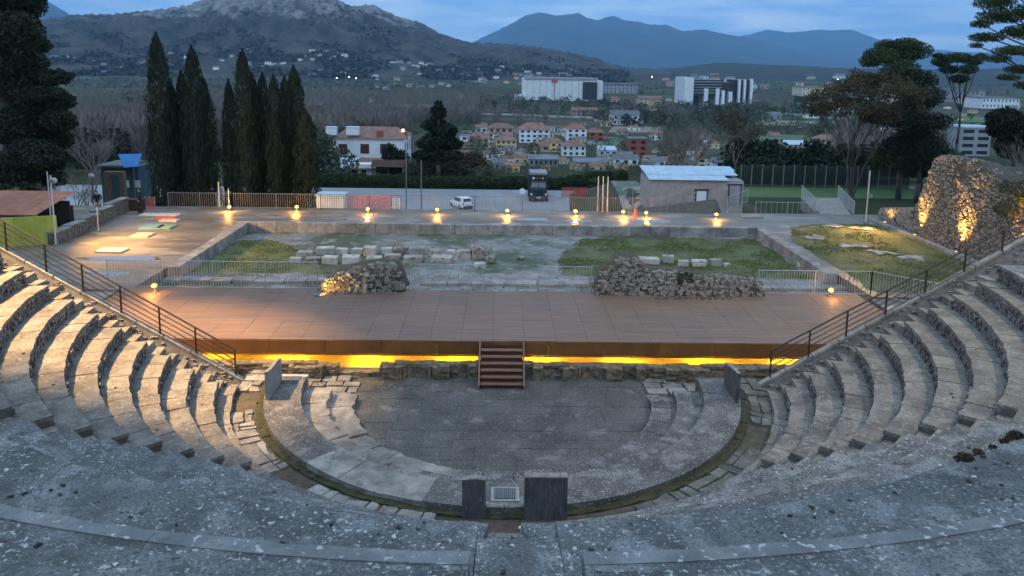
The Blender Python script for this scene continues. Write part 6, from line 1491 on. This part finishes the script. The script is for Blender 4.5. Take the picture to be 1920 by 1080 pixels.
HS = [(930, 968, 257, 279, 'yellow', 'rooft', 'yellow two storey house with a hipped brown roof in the front of the town', 2, 4, 'hip'),
      (877, 918, 251, 279, 'cream', 'rooft', 'pale two storey house left of the yellow one', 2, 3, 'hip'),
      (916, 962, 233, 259, 'pink', 'rooft', 'dusty pink house with brown roof above the yellow one', 2, 4, 'hip'),
      (974, 1030, 233, 268, 'white', 'rooft', 'tall white three storey house in the middle of the cluster', 3, 5, 'hip'),
      (990, 1030, 268, 291, 'cream', 'rooft', 'cream house with a wide hipped roof in front of the tall white one', 2, 3, 'hip'),
      (1021, 1055, 261, 285, 'yellow', 'rooft', 'yellow house tucked between the cream and the white ones', 2, 3, 'hip'),
      (1054, 1098, 266, 293, 'white', 'rooft', 'white house with hipped brown roof at the right of the front row', 2, 4, 'hip'),
      (1063, 1099, 233, 265, 'white', 'rooft', 'white three storey house above the right of the front row', 3, 3, 'hip'),
      (1103, 1133, 242, 265, 'redwall', 'rooft', 'low red brown house right of the white three storey one', 2, 2, 'hip'),
      (1178, 1214, 259, 295, 'redwall', 'roofg', 'tall brick red house with a white side strip', 3, 2, 'flat'),
      (1123, 1156, 278, 293, 'white', 'roofb', 'low house with a light blue sheet roof', 1, 3, 'shed'),
      (992, 1046, 293, 312, 'greywall', 'roofg', 'long grey workshop with dark sheet roof left of the truck top', 1, 6, 'gable'),
      (1077, 1135, 299, 317, 'greywall', 'roofg', 'long workshop with one lit window right of the truck', 1, 6, 'gable'),
      (1150, 1197, 292, 311, 'white', 'roofg', 'white low house with grey roof above the three pale posts', 1, 3, 'gable'),
      (1220, 1248, 297, 313, 'white', 'roofg', 'small white house behind the left end of the hut roof', 1, 2, 'gable'),
      (892, 913, 235, 250, 'white', 'rooft', 'small white house left of the dusty pink one', 1, 2, 'gable'),
      (862, 880, 254, 274, 'white', 'roofg', 'narrow white house at the left end of the cluster', 2, 1, 'flat'),
      (1200, 1214, 262, 294, 'white', 'roofg', 'narrow white tower house right of the brick red one', 3, 1, 'flat'),
      (1306, 1325, 289, 316, 'cream', 'rooft', 'cream gabled house behind the hut', 2, 1, 'front'),
      (1345, 1370, 303, 324, 'white', 'roofg', 'white house with grey roof behind the right of the hut', 1, 2, 'gable'),
      (1376, 1412, 302, 323, 'white', 'rooft', 'white house with brown roof right of the thin bare tree', 1, 3, 'gable'),
      (1412, 1444, 287, 308, 'white', 'roofg', 'white gable fronted house above the green fence', 2, 2, 'front'),
      (1416, 1441, 319, 339, 'greywall', 'roofg', 'little grey house just above the green fence', 1, 2, 'gable'),
      (1462, 1502, 313, 340, 'white', 'redwall', 'white house with a dark red roof above the green fence', 1, 3, 'gable'),
      (1486, 1556, 301, 323, 'redwall', 'roofb', 'long brick shed with a blue grey sheet roof', 1, 5, 'shed'),
      (1471, 1519, 281, 298, 'cream', 'rooft', 'low cream house with wide brown roof behind the long brick shed', 1, 3, 'hip'),
      (1534, 1570, 254, 277, 'cream', 'rooft', 'cream house left of the tree with brown leaves', 2, 2, 'hip'),
      (1480, 1538, 268, 281, 'greywall', 'roofb', 'flat bluish shed roof before the green field', 1, 4, 'shed'),
      (1638, 1664, 308, 322, 'white', 'rooft', 'small white house seen between the tree trunks', 1, 2, 'gable'),
      (1650, 1690, 236, 256, 'white', 'roofb', 'white hall behind the stone pines', 1, 3, 'flat'),
      (1147, 1198, 209, 234, 'white', 'roofg', 'white building among dark trees below the black tower block', 2, 4, 'gable'),
      (1073, 1120, 203, 219, 'pink', 'rooft', 'dusty pink terrace of houses below the big white building', 2, 6, 'gable'),
      (1198, 1240, 181, 195, 'cream', 'rooft', 'cream low block left of the black and white building', 2, 5, 'gable'),
      (1135, 1195, 157, 176, 'greywall', 'roofg', 'grey office block right of the big white building', 3, 8, 'flat'),
      (1503, 1566, 163, 181, 'cream', 'rooft', 'long cream hall in the distance beyond the black and white building', 2, 8, 'flat'),
      (1505, 1560, 181, 194, 'black', 'roofg', 'dark long hall in front of the far cream hall', 1, 8, 'flat'),
      (1766, 1834, 169, 191, 'greywall', 'roofg', 'long pale factory seen behind the slender stone pine', 2, 9, 'flat'),
      (1840, 1910, 183, 204, 'white', 'roofg', 'long white factory at the far right', 2, 10, 'flat'),
      (1636, 1682, 186, 218, 'white', 'whitep', 'white hall with a domed roof behind the tree tops', 2, 4, 'flat'),
      (1798, 1854, 236, 293, 'greywall', 'roofb', 'pale apartment block with dark balcony rows above the tall ruin', 4, 2, 'flat'),
      (1580, 1612, 200, 214, 'white', 'rooft', 'distant white house behind the brown leafed tree', 2, 3, 'hip'),
      (1010, 1045, 172, 186, 'cream', 'rooft', None, 1, 3, 'gable')]
for h in HS:
    if h[6] is None: continue
    house(h[0], h[1], h[2], h[3], h[4], h[5], h[6], h[7], h[8], h[9])
# smaller houses filling the town, told apart by nothing
rt = random.Random(21)
regions = [((890, 1230), (298, 324), 30, 'low pale shed at the edge of town beyond the hedge', 'low sheds beyond the hedge', (12, 30)),
           ((860, 1210), (236, 306), 72, 'small pale house among the town cluster beyond the truck', 'small houses of the town cluster', (11, 22)),
           ((1230, 1590), (262, 335), 56, 'small house among the trees behind the hut', 'small houses behind the hut', (12, 24)),
           ((1100, 1280), (186, 232), 26, 'tiny pale house between dark trees below the office blocks', 'tiny houses below the office blocks', (10, 18)),
           ((1440, 1920), (180, 240), 44, 'tiny pale building on the far plain at the right', 'tiny buildings on the far right plain', (9, 26)),
           ((1230, 1640), (145, 182), 34, 'tiny building on the plain beyond the black and white block', 'tiny buildings beyond the tall blocks', (8, 20)),
           ((590, 960), (150, 215), 26, 'tiny pale house in the plain below the rocky hill', 'tiny houses in the plain below the hill', (6, 15)),
           ((880, 1190), (140, 160), 16, 'tiny pale house behind the big white building', 'tiny houses behind the big white building', (6, 14))]
for (ur, vr, n, lab, grp, wr) in regions:
    for i in range(n):
        u, v = rt.uniform(*ur), rt.uniform(*vr); w = rt.uniform(*wr); h = w * rt.uniform(.45, .7)
        g = ground(u, v); D = g.y; s = (D - CAM.y) / F; ww, hh = w * s, h * s
        wm = rt.choice(['white', 'cream', 'white', 'greywall', 'yellow', 'pink']); rm = rt.choice(['rooft', 'rooft', 'roofg', 'roofb' if n < 17 else 'roofg'])
        nm_ = {'white': 'white', 'cream': 'cream', 'greywall': 'grey', 'yellow': 'yellow', 'pink': 'dusty pink'}[wm] + (' and brown roofed' if rm == 'rooft' else ' and blue roofed' if rm == 'roofb' else ' and grey roofed')
        T = thing('small_house', lab.replace('pale', nm_, 1) if 'pale' in lab else nm_ + ' ' + lab, 'house', (g.x, D, g.z - .5), grp)
        MB().b2(g.x - ww / 2, g.x + ww / 2, D, D + ww * .7, g.z - .6, g.z + hh * .68).build('wall', M[wm], T)
        b = MB(); gable(b, g.x - ww / 2, g.x + ww / 2, D, D + ww * .7, g.z + hh * .68, hh * .34, ww * .04, ww * rt.choice([0, .25])); b.build('roof', M[rm], T)
        if w > 11:
            for k in range(2): c = g.x - ww / 4 + k * ww / 2; MB().b2(c - ww * .07, c + ww * .07, D - .06, D + .02, g.z + hh * .2, g.z + hh * .45).build('window', M['dark'], T)
# white specks of farms on the hill foot
CLN = {(440, 118, 60): 'behind the right cypress group', (300, 110, 60): 'behind the left cypress group', (150, 120, 60): 'beside the big left conifer', (620, 105, 60): 'above the white villa', (800, 118, 70): 'above the dark cedar', (520, 125, 90): 'right of the cypresses', (960, 128, 80): 'above the big white building', (1080, 133, 60): 'over the right end of the white block', (200, 152, 80): 'low down between conifer and cypresses', (640, 135, 60): 'low down above the villa', (-40, 130, 60): 'hidden by the big conifer', (740, 90, 50): 'on the slope under the right shoulder'}
for i in range(190):
    cl = rt.choice([(440, 118, 60), (300, 110, 60), (150, 120, 60), (620, 105, 60), (800, 118, 70), (520, 125, 90), (960, 128, 80), (1080, 133, 60), (200, 152, 80), (640, 135, 60), (-40, 130, 60), (740, 90, 50)])
    u = cl[0] + rt.gauss(0, cl[2] * .75); t = min(.42, max(.03, rt.gauss({True: .2, False: .14}[cl[1] < 115], .06)))
    p = hill_pos(u, t); q = hill_pos(u, max(0, t - .02)); w = rt.uniform(8, 18)
    b = MB(); z = max(p.z, q.z) ; b.b2(p.x - w / 2, p.x + w / 2, p.y - w * .3, p.y + w * .4, z - 6, z + w * .38); b.mi = 1; gable(b, p.x - w / 2, p.x + w / 2, p.y - w * .3, p.y + w * .4, z + w * .33, w * .16, .5)
    tag(b.build('farm_house', [M[rt.choice(['white', 'white', 'cream', 'greywall'])], M[rt.choice(['rooft', 'roofg'])]]), 'tiny pale farm house on the hill foot ' + CLN[cl], 'house', 'farm houses on the hill foot')

# scrub and small trees that roughen the hill foot and slope
rs = np.random.RandomState(17); Vs = []
for i in range(9000):
    u = rs.uniform(60, 1180); t = rs.beta(1.2, 2.6) * .8; p = hill_pos(u, t)
    if noise.noise(Vector((p.x * .006, p.y * .006, 2))) < -.05 + t * .35: continue
    k = 5; h = rs.uniform(6, 13); c = np.array([p.x, p.y, p.z]) + rs.normal(size=(k, 3)) * np.array([h * .9, h * .6, h * .3]) + np.array([0, 0, h * .25])
    a = rs.normal(size=(k, 3)); a /= np.linalg.norm(a, axis=1)[:, None]; b_ = np.cross(a, rs.normal(size=(k, 3))); b_ /= np.linalg.norm(b_, axis=1)[:, None]; s = (h * (.35 + .4 * rs.rand(k)))[:, None]
    Vs.append(np.stack([c - a * s, c - b_ * s * .7, c + a * s, c + b_ * s * .7], 1).reshape(-1, 3))
V = np.concatenate(Vs); tag(fast('hillside_scrub', V, np.arange(len(V)).reshape(-1, 4), mat('hillside scrub leaves', (.018, .024, .016), (.06, .06, .042), scale=.01, bump=0, rnd=0)), kind='stuff')
# big white building
WB = thing('white_hospital', 'big white windowless block with one dark glazed bay and a red mark, beyond the town', 'building', (80, 900, -30))
g = ground(1050, 189); D = g.y; s = (D - CAM.y) / F
def bx2(T, u0, u1, v0, v1, m, name, y0=0, y1=60, DD=None):
    DD = DD or D; a = aty(u0, v1, DD); c = aty(u1, v0, DD); return MB().b2(a.x, c.x, DD + y0, DD + y1, a.z, c.z).build(name, M[m], T)
bx2(WB, 980, 1122, 149, 189, 'white', 'main_block'); bx2(WB, 1121.5, 1132, 152, 188, 'white', 'side_wing', 6, 60); bx2(WB, 1092, 1120, 154, 186, 'black', 'glazed_bay', -1.5, .5)
bx2(WB, 965, 985, 178, 188, 'white', 'low_wing', -8, 30); bx2(WB, 1034, 1045, 148, 154, 'redp', 'red_sign', -1.2, -.2); bx2(WB, 1038.5, 1040.5, 153, 187, 'greywall', 'drain_pipe', -1, 0)
bx2(WB, 984, 1120, 147, 149.2, 'greywall', 'parapet', -.6, 60)
for i in range(8): bx2(WB, 996 + i * 15, 1000 + i * 15, 145, 147.4, 'greywall', 'roof_unit', 8, 14)
for i in range(9): bx2(WB, 988 + i * 12, 988.7 + i * 12, 150, 185, 'greywall', 'panel_joint', -.4, .1)
BK = thing('tower_block', 'black glazed office block with white slab towers, right of the big white building', 'building', (280, 900, -30))
g = ground(1345, 200); D = g.y
bx2(BK, 1280, 1299, 145, 196, 'white', 'white_slab', -6, 40); bx2(BK, 1296, 1356, 150, 180, 'black', 'upper_block', 0, 40); bx2(BK, 1300, 1312, 178, 197, 'black', 'lower_block', 4, 40)
bx2(BK, 1354, 1382, 155, 176, 'black', 'middle_block', 4, 40); bx2(BK, 1380, 1412, 150, 197, 'black', 'right_block', 2, 40)
for a_, c_, v0, v1 in ((1318, 1327, 166, 201), (1340, 1348, 166, 200), (1351, 1358, 170, 199), (1364, 1372, 172, 199), (1382, 1388, 149, 196), (1392, 1398, 149, 196), (1404, 1411, 148, 195)): bx2(BK, a_, c_, v0, v1, 'white', 'white_pier', -3, 3)
bx2(BK, 1312, 1382, 176, 199, 'greywall', 'recessed_floors', 8, 40); bx2(BK, 1412, 1430, 190, 199, 'black', 'low_wing', 0, 20)
for i in range(5): bx2(BK, 1298, 1354, 153 + i * 5.2, 153.7 + i * 5.2, 'greywall', 'floor_band', -.6, .1)
LB = thing('domed_hall_roof', 'white dome on the hall behind the tree tops', 'dome'); g = ground(1652, 218); s_ = (g.y + 26) / F; a = aty(1650, 190, g.y + 6); LB.location = a
o = MB().lathe((a.x, a.y, a.z - .5), [(15 * s_, 0), (13.5 * s_, 4 * s_), (9 * s_, 8 * s_), (4 * s_, 10 * s_), (.5, 10.5 * s_)], 16).build('shell', M['white'], LB, smooth=True)

# fields, roads
def patch(P, z, name, m):
    pts = [ground(u, v) for u, v in P]; b = MB(); b.hull([(p.x, p.y, p.z - 1.0) for p in pts], [(p.x, p.y, p.z + z) for p in pts]); tag(b.build(name, M[m]), kind='structure')
for P, m in (([(1412, 277), (1500, 279), (1560, 268), (1520, 256), (1430, 252)], 'fieldg'), ([(905, 312), (985, 316), (990, 306), (925, 303)], 'fieldg'), ([(1790, 228), (1860, 232), (1860, 222), (1800, 219)], 'fieldg'), ([(1130, 275), (1150, 280), (1175, 262), (1150, 258)], 'fieldg'),
             ([(1140, 250), (1240, 250), (1240, 240), (1150, 238)], 'fieldb'), ([(1410, 235), (1500, 238), (1520, 228), (1420, 226)], 'fieldb'), ([(700, 200), (800, 206), (830, 198), (720, 193)], 'fieldb')):
    patch(P, .5, 'field', m)
for P in ([(560, 206), (700, 210), (830, 213), (960, 216), (1080, 221), (1180, 224)], [(1000, 250), (1080, 255), (1160, 262)], [(1230, 205), (1330, 208), (1450, 212), (1560, 222)]):
    for (a, c) in zip(P, P[1:]): patch([(a[0], a[1] + .8), (c[0], c[1] + .8), (c[0], c[1] - .9), (a[0], a[1] - .9)], .7, 'road', 'road')

# woods: masses of bare poplars and dark evergreens on the plain
def wood(name, specs, m, seed, hgt, wid, leafy):
    rs = np.random.RandomState(seed); rr = random.Random(seed); Vs = []; nq = 0
    for (u0, u1, v0, v1, n) in specs:
        for i in range(n):
            u, v = rr.uniform(u0, u1), rr.uniform(v0, v1); g = ground(u, v); h = hgt * rr.uniform(.65, 1.25); w = wid * rr.uniform(.7, 1.3)
            k = (150 if leafy else 60) if g.y < 450 else (46 if leafy else 26)
            t = rs.rand(k); ang = rs.rand(k) * 6.283
            if leafy: z = h * (.15 + .8 * t); r = w * np.sqrt(np.clip(1 - ((t - .45) / .6) ** 2, .05, 1)) * (.5 + .5 * rs.rand(k)); sz = h * (.055 if k > 100 else .1); sx = h * (.05 if k > 100 else .09)
            else: z = h * (.1 + .75 * t); r = w * (.25 + .75 * np.sin(t * 2.6)) * rs.rand(k); sz = h * .20; sx = h * .018
            c = np.stack([g.x + np.cos(ang) * r, g.y + np.sin(ang) * r, g.z + z], 1)
            up = np.stack([np.cos(ang) * .35 + rs.normal(size=k) * .15, np.sin(ang) * .35, np.ones(k)], 1)
            if leafy: up = rs.normal(size=(k, 3))
            up /= np.linalg.norm(up, axis=1)[:, None]; sd = np.cross(up, rs.normal(size=(k, 3))); sd /= np.linalg.norm(sd, axis=1)[:, None]
            szz = (sz * (.6 + .8 * rs.rand(k)))[:, None]; sxx = (sx * (.6 + .8 * rs.rand(k)))[:, None]
            Vs.append(np.stack([c - up * szz, c - sd * sxx, c + up * szz, c + sd * sxx], 1).reshape(-1, 3))
            if not leafy:
                q = np.array([[(g.x - .012 * h, g.y, g.z - 1), (g.x + .012 * h, g.y, g.z - 1), (g.x + .006 * h, g.y, g.z + h * .8), (g.x - .006 * h, g.y, g.z + h * .8)]]).reshape(-1, 3); Vs.append(q)
    V = np.concatenate(Vs); return tag(fast(name, V, np.arange(len(V)).reshape(-1, 4), M[m]), kind='stuff')
wood('bare_woodland', [(120, 900, 158, 232, 2300), (560, 760, 226, 258, 260), (100, 640, 225, 300, 900), (600, 980, 175, 200, 500), (880, 1300, 205, 232, 130), (1380, 1480, 178, 215, 130), (1560, 1760, 215, 330, 110)], 'twig', 3, 9, 3.6, False)
wood('evergreen_woodland', [(900, 1140, 186, 215, 130), (1090, 1250, 205, 230, 60), (1200, 1440, 203, 232, 160), (1230, 1620, 232, 262, 60), (180, 560, 165, 280, 160), (1130, 1920, 136, 180, 420), (560, 900, 148, 172, 260), (80, 560, 150, 168, 200), (560, 640, 250, 345, 60)], 'bush', 4, 6.5, 3.2, True)
wood('low_scrub', [(870, 1230, 316, 338, 90)], 'bush', 16, 1.5, 1.3, True)
wood('garden_trees', [(860, 1250, 240, 305, 60), (1230, 1570, 262, 335, 60), (1570, 1780, 240, 330, 60), (600, 880, 225, 262, 60)], 'bush', 6, 3.6, 2.0, True)
wood('dark_woodland', [(1260, 1560, 200, 222, 110), (1140, 1250, 228, 242, 30), (230, 330, 180, 235, 120), (1080, 1180, 195, 214, 40), (1640, 1920, 222, 300, 60), (1380, 1700, 334, 344, 80), (960, 1190, 128, 150, 150), (60, 220, 240, 330, 90)], 'conifer', 5, 6.0, 3.0, True)
# a few far lights
for i, (u, v) in enumerate([(632, 147), (655, 146), (668, 148), (1083, 312), (1222, 145), (1530, 138), (905, 262), (1570, 150), (1310, 170)]):
    g = ground(u, v + 3); s = (g.y + 26) / F; b = MB(); hh = 3.5 * s
    T = thing('street_light', 'far lit street light, a warm point in the plain', 'street light', (g.x, g.y - 2, g.z), 'far lit street lights')
    MB().tube((g.x, g.y - 2, g.z - 1), (g.x, g.y - 2, g.z + hh), .2 * s, n=5).build('mast', M['polegrey'], T); MB().lathe((g.x, g.y - 2, g.z + hh), [(.3 * s, 0), (1.0 * s, .6 * s), (.3 * s, 1.3 * s)], 8).build('lamp_head', M['lampsmall'], T)

# ------------------------------------------------------------------ litter, pebbles, tufts
b = MB(); b2 = MB(); rl = random.Random(5)
for i in range(900):
    th = R_(rl.uniform(-160, -20)); r = rl.choice([rl.uniform(16.6, 19.3), rl.uniform(19.6, 23), rl.uniform(9, 19)])
    k = next((t for t in tiers if t[1] <= r < t[2]), None)
    if not k or r < k[1] + .05: continue
    z = k[3] + .012; sz = rl.uniform(.015, .05)
    (b if rl.random() < .75 else b2).stone((r * math.cos(th), r * math.sin(th), z), (sz * 1.6, sz, sz * .45), rl, .5)
tag(b.build('leaf_litter', M['debris']), kind='stuff'); tag(b2.build('gravel_bits', M['pebble']), kind='stuff')
# dry weeds at the foot of the walkway edge
cs = []; rd = []
for t0, t1, r, z in ((-141, -124, 16.35, 5.7), (-63, -57, 16.35, 5.7), (-150, -146, 16.35, 5.7), (-52, -50, 16.4, 5.7)):
    t = t0
    while t < t1: cs.append((r * math.cos(R_(t)), r * math.sin(R_(t)), z)); k = rl.uniform(.04, .14); rd.append((k, k, k * .6)); t += rl.uniform(.3, 1.6)
V, Fc = leafmass(cs, rd, 5000, .035, r_, shell=.1, up=1); tag(fast('dry_weeds', V, Fc, M['leafbrown']), kind='stuff')
# grass tufts
def tufts(name, poly, z, n, size, seed, m='blade'):
    rs = np.random.RandomState(seed); xs_ = [p[0] for p in poly]; ys_ = [p[1] for p in poly]; P = []
    while len(P) < n:
        x, y = rs.uniform(min(xs_), max(xs_)), rs.uniform(min(ys_), max(ys_))
        if noise.noise(Vector((x * .5, y * .5, seed))) + .22 < rs.rand() * .5: continue
        ins = False; j = len(poly) - 1
        for i in range(len(poly)):
            if (poly[i][1] > y) != (poly[j][1] > y) and x < (poly[j][0] - poly[i][0]) * (y - poly[i][1]) / (poly[j][1] - poly[i][1]) + poly[i][0]: ins = not ins
            j = i
        if ins: P.append((x, y, z))
    c = np.array(P); V, Fc = leafmass(c, np.full((n, 3), .05), n * 2, size, rs, up=1.2)
    tag(fast(name, V, Fc, M[m]), kind='stuff')
tufts('grass_tufts', [(3.2, 14.2), (16.9, 14.2), (16.9, 24), (10, 24), (5.2, 23.3), (3.2, 18.5)], .735, 14000, .035, 2)
tufts('grass_tufts', [(-16.8, 14.2), (-9.3, 14.2), (-11, 18.6), (-14, 21.8), (-16.8, 22)], .735, 4500, .035, 3)
tufts('grass_tufts', [(18.3, 9.9), (26.4, 9.9), (26.4, 26.6), (22.5, 26.6), (19.9, 25.5), (18.3, 21)], TZ + .015, 12000, .035, 4)
tufts('grass_tufts', [(-17, 10), (17, 10), (17, 14), (-17, 14)], .725, 4000, .035, 5)
